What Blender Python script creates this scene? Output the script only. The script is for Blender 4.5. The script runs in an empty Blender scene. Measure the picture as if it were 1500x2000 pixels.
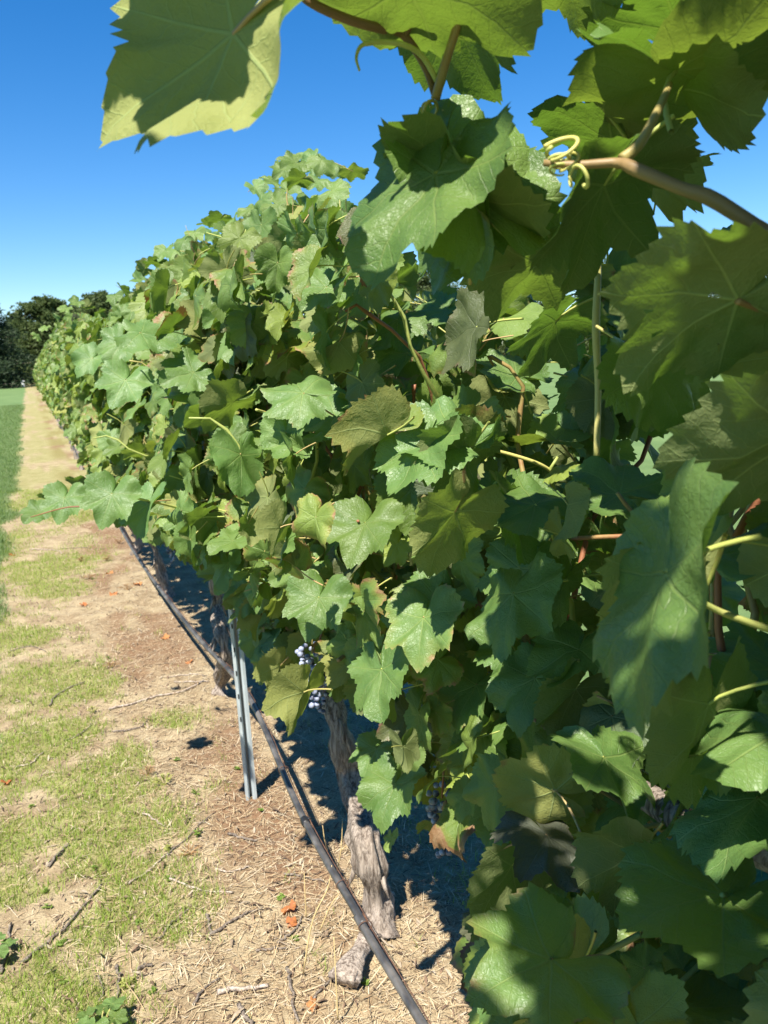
import bpy, math, random
import numpy as np
from mathutils import Vector, Matrix

# ------------------------------------------------------------------ camera, sky, sun, exposure
scene = bpy.context.scene
coll = scene.collection
EYE = np.array([0.0, 0.0, 1.5])
FPX, CX, CY = 1675.0, 750.0, 1000.0           # focal length in photo pixels, photo centre
YAW, PITCH, ROLL = [math.radians(a) for a in (21.8186, -9.6544, 2.5)]
FW = np.array([math.sin(YAW)*math.cos(PITCH), math.cos(YAW)*math.cos(PITCH), math.sin(PITCH)])
R0 = np.array([math.cos(YAW), -math.sin(YAW), 0.0])
U0 = np.cross(R0, FW)
RT = R0*math.cos(ROLL) - U0*math.sin(ROLL)
UP = U0*math.cos(ROLL) + R0*math.sin(ROLL)
cam_data = bpy.data.cameras.new('camera')
cam = bpy.data.objects.new('camera', cam_data)
coll.objects.link(cam)
cam_data.sensor_fit = 'VERTICAL'
cam_data.sensor_height = 36.0
cam_data.sensor_width = 27.0
cam_data.lens = FPX/2000.0*36.0
cam_data.clip_start = 0.02
cam_data.clip_end = 2000.0
cam_data.dof.use_dof = True
cam_data.dof.focus_distance = 1.25
cam_data.dof.aperture_fstop = 12.5
cam.matrix_world = Matrix(((RT[0], UP[0], -FW[0], EYE[0]), (RT[1], UP[1], -FW[1], EYE[1]),
                           (RT[2], UP[2], -FW[2], EYE[2]), (0, 0, 0, 1)))
scene.camera = cam

SUN = np.array([-0.47, -0.48, 1.0]); SUN /= np.linalg.norm(SUN)   # direction to the sun
SUN_EL = math.asin(SUN[2])
world = bpy.data.worlds.new('World')
scene.world = world
world.use_nodes = True
wn = world.node_tree.nodes
sky = wn.new('ShaderNodeTexSky')
sky.sky_type = 'NISHITA'
sky.sun_disc = False
sky.sun_elevation = SUN_EL
sky.sun_rotation = math.atan2(SUN[0], SUN[1])
sky.altitude = 300.0
sky.air_density = 1.0
sky.dust_density = 0.0
sky.ozone_density = 3.5
bg = wn['Background']
bg.inputs['Strength'].default_value = 0.075
sat = wn.new('ShaderNodeHueSaturation')            # deeper blue, as a phone camera renders a clear sky
sat.inputs['Saturation'].default_value = 1.38
sat.inputs['Hue'].default_value = 0.505
world.node_tree.links.new(sky.outputs['Color'], sat.inputs['Color'])
world.node_tree.links.new(sat.outputs['Color'], bg.inputs['Color'])
sun_data = bpy.data.lights.new('sun', 'SUN')
sun_data.energy = 5.0
sun_data.angle = math.radians(0.53)
sun_data.color = (1.0, 0.95, 0.86)
sun = bpy.data.objects.new('sun', sun_data)
coll.objects.link(sun)
sun.rotation_euler = Vector(SUN).to_track_quat('Z', 'Y').to_euler()
sun.location = (-20, -20, 40)
vs = scene.view_settings
vs.view_transform = 'Standard'
vs.look = 'None'
vs.exposure = 1.22
vs.gamma = 1.0
vs.use_curve_mapping = False

scene.cycles.max_bounces = 6
scene.cycles.diffuse_bounces = 2
scene.cycles.glossy_bounces = 2
scene.cycles.transmission_bounces = 3
scene.cycles.transparent_max_bounces = 4
rng = np.random.default_rng(11)
random.seed(5)

# ------------------------------------------------------------------ helpers
def proj(P):
    v = np.asarray(P, float) - EYE
    w = v @ FW
    return CX + FPX*(v @ RT)/w, CY - FPX*(v @ UP)/w, w

def pix(px, py, depth):
    """point on the pixel's ray at the given depth along the view axis"""
    return EYE + depth*(FW + (px-CX)/FPX*RT - (py-CY)/FPX*UP)

def pix_x(px, py, X):
    d = FW + (px-CX)/FPX*RT - (py-CY)/FPX*UP
    return EYE + d*(X/d[0])

def pix_ground(px, py, z=0.0):
    d = FW + (px-CX)/FPX*RT - (py-CY)/FPX*UP
    return EYE + d*((z-EYE[2])/d[2])

def smooth(a, b, x):
    t = np.clip((np.asarray(x, float)-a)/(b-a), 0, 1)
    return t*t*(3-2*t)

_perm = np.random.default_rng(3).random((256, 256))
def vnoise(x, y):
    x = np.asarray(x, float); y = np.asarray(y, float)
    xi = np.floor(x).astype(int); yi = np.floor(y).astype(int)
    fx = x-xi; fy = y-yi
    fx = fx*fx*(3-2*fx); fy = fy*fy*(3-2*fy)
    g = lambda i, j: _perm[i % 256, j % 256]
    return (g(xi, yi)*(1-fx)+g(xi+1, yi)*fx)*(1-fy) + (g(xi, yi+1)*(1-fx)+g(xi+1, yi+1)*fx)*fy
def fbm(x, y, o=4):
    s = 0; a = .5; t = 0
    for k in range(o):
        s = s + a*vnoise(np.asarray(x)*2**k+17.3*k, np.asarray(y)*2**k+9.1*k); t += a; a *= .5
    return s/t

def ground_z(x, y):
    """broad shape of the land: flat by the camera, rising gently down the row"""
    y = np.asarray(y, float)
    return 1.12*np.clip((y-12.0)/68.0, 0, 3.0)**1.4

def mesh_from(name, V, T, uv=None, attrs=None, mats=(), midx=None, smooth_shade=True):
    V = np.asarray(V, np.float32); T = np.asarray(T, np.int32)
    me = bpy.data.meshes.new(name)
    n = T.shape[1]
    me.vertices.add(len(V)); me.vertices.foreach_set('co', V.ravel())
    me.loops.add(T.size); me.loops.foreach_set('vertex_index', T.ravel())
    me.polygons.add(len(T))
    me.polygons.foreach_set('loop_start', np.arange(0, T.size, n, dtype=np.int32))
    if midx is not None:
        me.polygons.foreach_set('material_index', np.asarray(midx, np.int32))
    me.polygons.foreach_set('use_smooth', np.full(len(T), smooth_shade, bool))
    if uv is not None:
        l = me.uv_layers.new(name='UVMap')
        l.data.foreach_set('uv', np.asarray(uv, np.float32)[T.ravel()].ravel())
    for k, a in (attrs or {}).items():
        a = np.asarray(a, np.float32)
        if a.ndim == 1:
            at = me.attributes.new(k, 'FLOAT', 'POINT'); at.data.foreach_set('value', a)
        else:
            at = me.attributes.new(k, 'FLOAT_VECTOR', 'POINT'); at.data.foreach_set('vector', a.ravel())
    for m in mats: me.materials.append(m)
    me.update(calc_edges=True); me.validate()
    return me

def link(name, me, parent=None, mat=None):
    o = bpy.data.objects.new(name, me)
    coll.objects.link(o)
    if parent is not None: o.parent = parent
    if mat is not None: o.matrix_world = mat if parent is None else o.matrix_basis
    return o

def tag(o, label, cat, group=None, kind=None):
    o['label'] = label; o['category'] = cat
    if group: o['group'] = group
    if kind: o['kind'] = kind
    return o

def empty(name, loc):
    o = bpy.data.objects.new(name, None); o.location = loc
    o.empty_display_size = .1
    coll.objects.link(o)
    return o

def tube(path, rad, seg=8, cap=True, wob=0.0):
    """swept tube: vertices, triangles"""
    P = np.asarray(path, float); n = len(P)
    rad = np.broadcast_to(np.asarray(rad, float), (n,))
    t = np.gradient(P, axis=0); t /= np.linalg.norm(t, axis=1)[:, None]+1e-12
    ref = np.array([0.31, 0.17, 0.93]) if abs(t[0] @ np.array([0, 0, 1])) < .8 else np.array([0.93, .17, .31])
    a = np.cross(t[0], ref); a /= np.linalg.norm(a)
    V = []; ang = np.arange(seg)/seg*2*math.pi
    for i in range(n):
        a = a - t[i]*(a @ t[i]); a /= np.linalg.norm(a)
        b = np.cross(t[i], a)
        r = rad[i]*(1+wob*(rng.random(seg)-.5))
        V.append(P[i]+np.cos(ang)[:, None]*a*r[:, None] if wob else P[i]+rad[i]*np.cos(ang)[:, None]*a)
        V[-1] = V[-1] + (rad[i] if not wob else r[:, None])*np.sin(ang)[:, None]*b
    V = np.concatenate(V); T = []
    for i in range(n-1):
        for j in range(seg):
            k = (j+1) % seg
            A, B, C, D = i*seg+j, i*seg+k, (i+1)*seg+k, (i+1)*seg+j
            T += [(A, B, C), (A, C, D)]
    if cap:
        c0, c1 = len(V), len(V)+1
        V = np.vstack([V, P[0], P[-1]])
        for j in range(seg):
            k = (j+1) % seg
            T += [(c0, k, j), (c1, (n-1)*seg+j, (n-1)*seg+k)]
    return V, np.array(T)

def spline(pts, n):
    P = np.asarray(pts, float)
    P = np.vstack([2*P[0]-P[1], P, 2*P[-1]-P[-2]])
    out = []
    m = len(P)-3
    for s in np.linspace(0, m-1e-6, n):
        i = int(s); t = s-i
        a, b, c, d = P[i:i+4]
        out.append(.5*((2*b)+(-a+c)*t+(2*a-5*b+4*c-d)*t*t+(-a+3*b-3*c+d)*t**3))
    return np.array(out)

def join(parts):
    """[(V,T),...] -> V,T"""
    vs_, ts_, o = [], [], 0
    for V, T in parts:
        vs_.append(V); ts_.append(np.asarray(T)+o); o += len(V)
    return np.vstack(vs_), np.vstack(ts_)

def box(c, s):
    c = np.asarray(c, float); s = np.asarray(s, float)/2
    V = np.array([[x, y, z] for x in (-1, 1) for y in (-1, 1) for z in (-1, 1)])*s+c
    Q = [(0, 1, 3, 2), (4, 6, 7, 5), (0, 4, 5, 1), (2, 3, 7, 6), (0, 2, 6, 4), (1, 5, 7, 3)]
    T = [t for q in Q for t in ((q[0], q[1], q[2]), (q[0], q[2], q[3]))]
    return V, np.array(T)

# ------------------------------------------------------------------ material helpers
class NT:
    def __init__(s, name):
        s.m = bpy.data.materials.new(name); s.m.use_nodes = True
        s.t = s.m.node_tree; s.n = s.t.nodes
        s.b = s.n['Principled BSDF']; s.out = s.n['Material Output']
    def l(s, a, b): s.t.links.new(a, b)
    def put(s, v, sock):
        if hasattr(v, 'is_output'): s.l(v, sock)
        else: sock.default_value = v
    def math(s, op, a, b=0.0, c=None, clamp=False):
        n = s.n.new('ShaderNodeMath'); n.operation = op; n.use_clamp = clamp
        s.put(a, n.inputs[0]); s.put(b, n.inputs[1])
        if c is not None: s.put(c, n.inputs[2])
        return n.outputs[0]
    def ss(s, x, a, b, lo=0.0, hi=1.0):
        n = s.n.new('ShaderNodeMapRange'); n.interpolation_type = 'SMOOTHSTEP'
        s.put(x, n.inputs[0]); s.put(a, n.inputs[1]); s.put(b, n.inputs[2]); s.put(lo, n.inputs[3]); s.put(hi, n.inputs[4])
        return n.outputs[0]
    def mix(s, f, a, b, mode='MIX'):
        n = s.n.new('ShaderNodeMix'); n.data_type = 'RGBA'; n.blend_type = mode
        s.put(f, n.inputs[0])
        for v, k in ((a, 6), (b, 7)):
            s.put(v if hasattr(v, 'is_output') else (*v, 1.0), n.inputs[k])
        return n.outputs[2]
    def noise(s, scale, detail=3.0, vec=None, rough=.55, dist=0.0):
        n = s.n.new('ShaderNodeTexNoise'); n.inputs['Scale'].default_value = scale
        n.inputs['Detail'].default_value = detail; n.inputs['Roughness'].default_value = rough
        n.inputs['Distortion'].default_value = dist
        if vec is not None: s.l(vec, n.inputs['Vector'])
        return n.outputs['Fac']
    def voro(s, scale, vec=None, feat='DISTANCE_TO_EDGE'):
        n = s.n.new('ShaderNodeTexVoronoi'); n.feature = feat; n.inputs['Scale'].default_value = scale
        if vec is not None: s.l(vec, n.inputs['Vector'])
        return n.outputs['Distance']
    def attr(s, name, out='Fac'):
        n = s.n.new('ShaderNodeAttribute'); n.attribute_name = name
        return n.outputs[out]
    def coord(s, k='Object'):
        return s.n.new('ShaderNodeTexCoord').outputs[k]
    def vmul(s, v, xyz):
        n = s.n.new('ShaderNodeVectorMath'); n.operation = 'MULTIPLY'
        s.l(v, n.inputs[0]); n.inputs[1].default_value = xyz
        return n.outputs[0]
    def vadd(s, v, w):
        n = s.n.new('ShaderNodeVectorMath'); n.operation = 'ADD'
        s.l(v, n.inputs[0]); s.put(w, n.inputs[1])
        return n.outputs[0]
    def sep(s, v):
        n = s.n.new('ShaderNodeSeparateXYZ'); s.l(v, n.inputs[0]); return n.outputs
    def bump(s, h, strength, dist):
        n = s.n.new('ShaderNodeBump'); n.inputs['Strength'].default_value = strength
        n.inputs['Distance'].default_value = dist; s.l(h, n.inputs['Height'])
        return n.outputs[0]
    def set(s, **k):
        names = dict(color='Base Color', rough='Roughness', spec='Specular IOR Level', metal='Metallic', normal='Normal')
        for q, v in k.items():
            if q == 'color' and not hasattr(v, 'is_output'): v = (*v, 1.0)
            s.put(v, s.b.inputs[names[q]])

def translucent_mix(N, color, fac, normal=None):
    tr = N.n.new('ShaderNodeBsdfTranslucent')
    N.put(color if hasattr(color, 'is_output') else (*color, 1.0), tr.inputs['Color'])
    if normal is not None: N.l(normal, tr.inputs['Normal'])
    mx = N.n.new('ShaderNodeMixShader')
    N.put(fac, mx.inputs[0]); N.l(N.b.outputs[0], mx.inputs[1]); N.l(tr.outputs[0], mx.inputs[2])
    N.l(mx.outputs[0], N.out.inputs['Surface'])

def make_leaf_material():
    """grape leaf blade: palmate veins, glossy blue-green face, paler matt underside, browning margins.
    tint = (senescence, yellowness, purple) as object colour plus the vertex attribute of joined leaves"""
    N = NT('vine_leaf')
    oi = N.n.new('ShaderNodeObjectInfo')
    tv = N.vadd(oi.outputs['Color'], N.attr('tint', 'Vector'))
    sx, sy, sz = N.sep(tv)
    rnd = N.math('FRACT', N.math('ADD', oi.outputs['Random'], N.attr('rnd')))
    uvn = N.n.new('ShaderNodeUVMap'); uvn.uv_map = 'UVMap'
    uv = uvn.outputs[0]
    off = N.n.new('ShaderNodeCombineXYZ')
    for i in range(3): N.l(N.math('MULTIPLY', rnd, (31.0, 57.0, 13.0)[i]), off.inputs[i])
    uvr = N.vadd(uv, off.outputs[0])
    u, v, _ = N.sep(uv)
    r = N.math('SQRT', N.math('ADD', N.math('MULTIPLY', u, u), N.math('MULTIPLY', v, v)))
    a = N.math('ABSOLUTE', N.math('ARCTAN2', u, v))
    dth = N.math('MINIMUM', a, N.math('MINIMUM', N.math('ABSOLUTE', N.math('SUBTRACT', a, .86)),
                                      N.math('ABSOLUTE', N.math('SUBTRACT', a, 1.80))))
    perp = N.math('MULTIPLY', r, N.math('SINE', dth))
    along = N.math('MULTIPLY', r, N.math('COSINE', dth))
    wid = N.math('MULTIPLY_ADD', r, -0.014, 0.0125)
    mainv = N.math('SUBTRACT', 1.0, N.ss(perp, N.math('MULTIPLY', wid, .45), wid))
    wob = N.noise(7.0, 2.0, uvr)
    q = N.math('FRACT', N.math('MULTIPLY_ADD', N.math('SUBTRACT', along, N.math('MULTIPLY', perp, .85)), 10.5,
                               N.math('MULTIPLY', wob, .9)))
    sec = N.math('SUBTRACT', 1.0, N.ss(N.math('ABSOLUTE', N.math('SUBTRACT', q, .5)), .018, .055))
    net = N.math('SUBTRACT', 1.0, N.ss(N.voro(34.0, uvr), 0.0, .09))
    vein = N.math('MAXIMUM', mainv, N.math('MULTIPLY', sec, .55))
    vein2 = N.math('MAXIMUM', vein, N.math('MULTIPLY', net, .16))
    patch = N.noise(3.2, 3.0, uvr)
    fine = N.noise(60.0, 2.0, uvr)
    # face
    g = N.mix(N.ss(patch, .3, .7), (.098, .180, .038), (.138, .222, .046))
    g = N.mix(rnd, g, N.mix(.5, g, (.085, .158, .058)))
    g = N.mix(sy, g, (.24, .27, .03))
    g = N.mix(N.math('MULTIPLY', vein, .6), g, (.20, .27, .075))
    specks = N.ss(N.voro(42.0, uvr, 'F1'), .07, .03)
    g = N.mix(N.math('MULTIPLY', specks, .25), g, (.40, .46, .34))
    # underside
    un = N.mix(N.ss(patch, .3, .7), (.120, .150, .058), (.155, .180, .072))
    un = N.mix(sy, un, (.34, .33, .08))
    un = N.mix(N.math('MULTIPLY', vein2, .8), un, (.25, .30, .11))
    geo = N.n.new('ShaderNodeNewGeometry')
    back = geo.outputs['Backfacing']
    col = N.mix(back, g, un)
    # senescence from the margin inwards and between veins
    edge = N.attr('edge')
    sn = N.math('ADD', N.math('MULTIPLY', edge, .75), N.math('MULTIPLY', N.noise(5.0, 4.0, uvr), .75))
    sen = N.ss(sn, N.math('SUBTRACT', 1.36, sx), N.math('SUBTRACT', 1.52, sx))
    sen0 = N.ss(sn, N.math('SUBTRACT', 1.14, sx), N.math('SUBTRACT', 1.5, sx))
    sen0 = N.math('MULTIPLY', sen0, N.ss(sx, .12, .4))
    col = N.mix(N.math('MULTIPLY', sen0, .55), col, (.30, .25, .05))
    brown = N.mix(N.ss(N.noise(9.0, 3.0, uvr), .35, .65), (.27, .135, .060), (.36, .22, .115))
    col = N.mix(sen, col, brown)
    col = N.mix(N.math('MULTIPLY', sz, .8), col, (.060, .045, .055))
    hs = N.n.new('ShaderNodeHueSaturation')
    N.l(col, hs.inputs['Color']); N.l(N.math('MULTIPLY_ADD', rnd, .45, .78), hs.inputs['Value'])
    h = N.math('ADD', N.math('MULTIPLY', vein2, -.55), N.math('ADD', N.math('MULTIPLY', N.noise(26.0, 2.0, uvr), .55), N.math('MULTIPLY', fine, .15)))
    nb = N.bump(h, .55, .004)
    N.set(color=hs.outputs[0], rough=N.math('MULTIPLY_ADD', back, .22, N.math('MULTIPLY_ADD', patch, .2, .36)),
          spec=N.math('MULTIPLY_ADD', back, -.30, .52), normal=nb)
    tc = N.mix(sy, (.22, .40, .035), (.52, .54, .07))
    tc = N.mix(N.math('MULTIPLY', vein2, .35), tc, (.22, .30, .04))
    tc = N.mix(sen, tc, (.20, .09, .02))
    tc = N.mix(N.math('MULTIPLY', sz, .8), tc, (.05, .03, .03))
    translucent_mix(N, tc, .27, nb)
    return N.m

def make_stem_material(name, c1, c2, scale=40.0):
    N = NT(name)
    oi = N.n.new('ShaderNodeObjectInfo')
    f = N.math('ADD', N.math('MULTIPLY', N.noise(scale, 3.0, N.coord()), .8), N.math('MULTIPLY_ADD', oi.outputs['Random'], .8, -.35))
    col = N.mix(N.ss(f, .25, .75), c1, c2)
    N.set(color=col, rough=.5, spec=.35, normal=N.bump(N.noise(scale*4, 2.0, N.coord()), .25, .002))
    return N.m

def make_bark_material(name='vine_bark', tone=1.0):
    N = NT(name)
    c = N.coord()
    st = N.noise(1.0, 6.0, N.vmul(c, (110, 110, 9)), .65, .6)
    st2 = N.noise(1.0, 4.0, N.vmul(c, (240, 240, 26)), .6)
    big = N.noise(9.0, 3.0, c)
    col = N.mix(N.ss(st, .32, .66), tuple(tone*k for k in (.075, .055, .042)), tuple(tone*k for k in (.36, .30, .245)))
    col = N.mix(N.math('MULTIPLY', N.ss(big, .45, .7), .5), col, tuple(tone*k for k in (.24, .19, .145)))
    col = N.mix(N.math('MULTIPLY', N.ss(st2, .55, .8), .5), col, tuple(tone*k for k in (.47, .41, .34)))
    N.set(color=col, rough=.88, spec=.15, normal=N.bump(N.math('ADD', st, N.math('MULTIPLY', st2, .4)), .9, .006))
    return N.m

def make_scatter_material(name, ramp, rough=.8, trans=None):
    """loose small pieces: colour chosen per piece by the vertex attribute rnd"""
    N = NT(name)
    cr = N.n.new('ShaderNodeValToRGB')
    e = cr.color_ramp.elements
    while len(e) < len(ramp): e.new(.5)
    for i, c in enumerate(ramp):
        e[i].position = i/(len(ramp)-1); e[i].color = (*c, 1)
    N.l(N.attr('rnd'), cr.inputs[0])
    col = N.mix(N.math('MULTIPLY', N.noise(35.0, 3.0, N.coord()), .35), cr.outputs[0], (.05, .04, .02))
    N.set(color=col, rough=rough, spec=.2)
    if trans: translucent_mix(N, trans, .35)
    return N.m

LEAF = make_leaf_material()
PETIOLE = make_stem_material('petiole_green', (.36, .40, .10), (.40, .27, .12))
CANE = make_stem_material('cane_bark', (.30, .24, .08), (.27, .11, .055))
CANE_BROWN = make_stem_material('cane_bark_brown', (.17, .10, .045), (.25, .165, .07))
CANE_GREEN = make_stem_material('shoot_green', (.30, .34, .09), (.42, .37, .13))
TENDRIL = make_stem_material('tendril_yellow', (.52, .46, .14), (.42, .44, .13))
BARK = make_bark_material()

# ------------------------------------------------------------------ leaf meshes
_cp = np.array([(0, .62), (13, .585), (29, .515), (50, .565), (78, .490), (104, .515), (135, .475), (160, .39), (172, .25), (179, .07)])
def leaf_arrays(seed, teeth=48, rings=(.3, .6, .85, 1.0), lobe=.5, fold=0.0, droop=0.6, cup=0.0, wave=.045, relief=.10,
                twist=0.0, pet=1.0, pdir=(-.34, -.42), petseg=6, curl=0.0, holes=0):
    g = np.random.default_rng(seed)
    M = 2*teeth+1
    th = np.linspace(-math.radians(178), math.radians(178), M)
    cp = _cp.copy()
    cp[1, 1] -= .03*lobe; cp[2, 1] -= .10*lobe; cp[4, 1] -= .065*lobe; cp[6, 1] -= .02*lobe
    rad = np.empty(M)
    for s in (-1, 1):
        k = cp.copy(); k[1:-1, 1] *= 1+.09*(g.random(len(k)-2)-.5)
        k[:, 0] = np.radians(k[:, 0])
        m = (np.sign(th) == s) | (th == 0)
        q = np.abs(th[m])
        i = np.clip(np.searchsorted(k[:, 0], q)-1, 0, len(k)-2)
        t = (q-k[i, 0])/(k[i+1, 0]-k[i, 0])
        sl = np.gradient(k[:, 1], k[:, 0]); sl[[3, 5]] *= .3; sl[0] = -.06
        hh = k[i+1, 0]-k[i, 0]
        rad[m] = ((2*t**3-3*t**2+1)*k[i, 1]+(t**3-2*t**2+t)*hh*sl[i]+(-2*t**3+3*t**2)*k[i+1, 1]+(t**3-t**2)*hh*sl[i+1])
    amp = .042*(48/teeth)**.4*(.35+1.3*g.random(M))
    tooth = np.where(np.arange(M) % 2 == 1, amp, -.6*amp)
    taper = np.clip((math.radians(176)-np.abs(th))/.35, 0, 1)
    tooth = tooth*taper
    dth = (th[1]-th[0])
    th_out = th - np.sign(th)*np.where(np.arange(M) % 2 == 1, .55*dth, 0)*taper
    X = [np.zeros(1)]; Y = [np.zeros(1)]; E = [np.zeros(1)]; TH = [np.zeros(1)]
    for f in rings:
        last = f == rings[-1]
        rr = rad*f*(1+(tooth if last else 0))
        tt = th_out if last else th
        X.append(rr*np.sin(tt)); Y.append(rr*np.cos(tt)); E.append(np.full(M, f)); TH.append(tt)
    X, Y, E, TH = map(np.concatenate, (X, Y, E, TH))
    uv = np.stack([X, Y], 1)
    r = np.hypot(X, Y); A = np.abs(TH)
    dv = np.minimum(np.minimum(A, np.abs(A-.86)), np.abs(A-1.80))
    Z = relief*r*np.minimum(dv, .4)*(1-.4*E)
    Z += wave*E**2*np.sin(g.integers(3, 6)*TH+g.random()*6.28)+.5*wave*E**3*np.sin(9*TH+g.random()*6.28)
    Z += (.036*(fbm(X*6+seed*3.1, Y*6, 2)-.5)*2 + 0.11*(fbm(X*2.3+seed*1.7, Y*2.3+5, 2)-.5)*2)*np.clip(r*4, 0, 1)
    Z += cup*r*r + curl*np.clip(E-.7, 0, 1)**2*4*.12
    fa = fold
    x2 = X*math.cos(fa) - np.sign(X)*0*Z
    z2 = Z + np.abs(X)*math.sin(fa)
    X = x2; Z = z2
    k = droop if abs(droop) > 1e-3 else 1e-3
    ang = np.where(Y > 0, k*Y, .35*k*Y)
    kk = np.where(Y > 0, k, .35*k)
    y2 = np.sin(ang)/kk + Z*np.sin(ang)
    z2 = -(1-np.cos(ang))/kk + Z*np.cos(ang)
    Y = y2; Z = z2
    ta = twist*Y
    X, Z = X*np.cos(ta)-Z*np.sin(ta), X*np.sin(ta)+Z*np.cos(ta)
    V = np.stack([X, Y, Z], 1)
    T = []
    for j in range(M-1): T.append((0, 1+j+1, 1+j))
    for q in range(len(rings)-1):
        o0 = 1+q*M; o1 = o0+M
        for j in range(M-1):
            a, b, c, d = o0+j, o0+j+1, o1+j+1, o1+j
            T += [(a, b, c), (a, c, d)] if j % 2 else [(a, b, d), (b, c, d)]
    T = np.array(T)
    if holes:
        cen = uv[T].mean(1); keep = np.ones(len(T), bool)
        for h in range(holes):
            p = np.array([g.uniform(-.3, .3), g.uniform(-.1, .45)]); rr = g.uniform(.012, .03)
            keep &= np.hypot(*(cen-p).T) > rr
        T = T[keep]
    mi = np.zeros(len(T), int)
    if pet:
        s = np.linspace(0, 1, petseg)
        side = g.uniform(-.2, .2)
        P = np.stack([side*s**2, pdir[0]*pet*s, pdir[1]*pet*s**1.3+.004], 1)
        PV, PT = tube(P, .0105+.003*s, 5, False)
        uv = np.vstack([uv, np.full((len(PV), 2), .003)])
        E = np.concatenate([E, np.zeros(len(PV))])
        T = np.vstack([T, PT+len(V)]); V = np.vstack([V, PV])
        mi = np.concatenate([mi, np.ones(len(PT), int)])
    return dict(V=V, T=T, uv=uv, edge=E, mi=mi)

def leaf_mesh(name, A):
    return mesh_from(name, A['V'], A['T'], A['uv'], {'edge': A['edge']}, (LEAF, PETIOLE), A['mi'])

def variants(kind):
    out = []
    spec = [dict(fold=.10, droop=.5, lobe=.7), dict(fold=.35, droop=.9, lobe=.3), dict(fold=-.25, droop=.6, lobe=.9, wave=.05),
            dict(fold=.05, droop=1.3, lobe=.5, cup=.25), dict(fold=.55, droop=.5, lobe=.4), dict(fold=-.10, droop=.2, lobe=.2, wave=.06),
            dict(fold=.2, droop=-.5, lobe=.8, cup=-.3), dict(fold=.02, droop=.8, lobe=1.0, twist=.8), dict(fold=-.4, droop=1.0, lobe=.5, twist=-.6),
            dict(fold=.15, droop=.35, lobe=.6, curl=1.0), dict(fold=.8, droop=1.2, lobe=.4), dict(fold=.25, droop=1.8, lobe=.7, wave=.06, curl=-1)]
    for i, sp in enumerate(spec):
        kw = dict(sp)
        if kind == 'under': kw.update(teeth=46, rings=(.22, .45, .68, .87, 1.0), pdir=(-.5, -.06), pet=.8)
        if kind == 'hero': kw.update(teeth=46, rings=(.22, .45, .68, .87, 1.0))
        if kind == 'mid': kw.update(teeth=32, rings=(.5, .85, 1.0), petseg=3)
        if kind == 'far': kw.update(teeth=11, rings=(.55, 1.0), pet=0)
        if kind == 'hero' and i in (5, 0): kw['holes'] = 0
        out.append(leaf_arrays(100+i, **kw))
    return out
LV = {k: variants(k) for k in ('hero', 'under', 'mid', 'far')}
LM = {k: [leaf_mesh('leaf_'+k, a) for a in LV[k]] for k in LV}
HOLED = leaf_mesh('leaf_holed', leaf_arrays(301, teeth=46, rings=(.12, .22, .34, .45, .56, .68, .78, .87, 1.0), fold=.08, droop=.35, lobe=.25, holes=6, pet=0))
PLAIN = leaf_mesh('leaf_plain', leaf_arrays(302, teeth=40, rings=(.22, .45, .68, .87, 1.0), fold=.06, droop=.3, lobe=.15, wave=.035))
SLACK = leaf_mesh('leaf_slack', leaf_arrays(303, teeth=44, rings=(.22, .45, .68, .87, 1.0), fold=.45, droop=1.1, lobe=.35, wave=.05))
STAR = leaf_mesh('leaf_lobed', leaf_arrays(304, teeth=40, rings=(.22, .45, .68, .87, 1.0), fold=.12, droop=.6, lobe=1.05, wave=.045))
SPECIAL = dict(h=HOLED, p=PLAIN, s=SLACK, l=STAR)

exec_ground = True
# ------------------------------------------------------------------ the land
STRIP_L, STRIP_R = -0.38, 1.65
MOSS = []
for px, py, rr in ((70, 1440, .24), (20, 1475, .2), (190, 1560, .2), (250, 1600, .24), (150, 1525, .15), (290, 1740, .18), (210, 1660, .15), (60, 1960, .2),
                   (130, 1990, .15), (190, 1340, .13), (330, 1400, .1), (60, 1320, .2), (150, 1340, .2), (30, 1240, .25), (60, 1120, .3), (100, 1150, .25), (110, 930, .5), (100, 870, .6),
                   (95, 985, .4), (15, 1640, .16), (10, 1740, .1), (240, 1480, .1), (200, 1820, .1), (110, 1100, .35), (80, 820, .8)):
    p = pix_ground(px, py); MOSS.append((p[0], p[1], rr))
def moss_w(x, y):
    w = np.zeros(np.shape(x))
    for a, b, r in MOSS:
        w = np.maximum(w, np.exp(-(((x-a)/r)**2+((y-b)/(r*1.3))**2)))
    n = fbm(np.asarray(x)*9, np.asarray(y)*9, 3)
    m = w*1.25 - .22 + (n-.5)*1.5 + .18*(1-smooth(.15, .4, x))
    back = np.maximum(smooth(.75, 1.1, x)*(.25+(n-.5)*1.2), smooth(5, 11, y)*(.28+(fbm(np.asarray(x)*3, np.asarray(y)*1.2, 3)-.5)*2.2))
    return np.clip(np.maximum(m, back), 0, 1)
def lane_w(x, y):
    e = .16*(fbm(np.asarray(y)*1.3, np.asarray(x)*.5+5, 3)-.5)*2
    return np.maximum(smooth(STRIP_L+.10, STRIP_L-.10, x+e), smooth(STRIP_R-.15, STRIP_R+.15, x+e))
def soil_relief(x, y):
    near = 1-smooth(9, 16, y)
    w = 1-lane_w(x, y)
    return near*((fbm(x*5, y*5, 4)-.5)*.035 + (fbm(x*24, y*24, 2)-.5)*.012*w) + .03*(fbm(x*.7, y*.7, 2)-.5)*near - .010*near
def land_z(x, y):
    return ground_z(x, y) + soil_relief(x, y)

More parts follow.
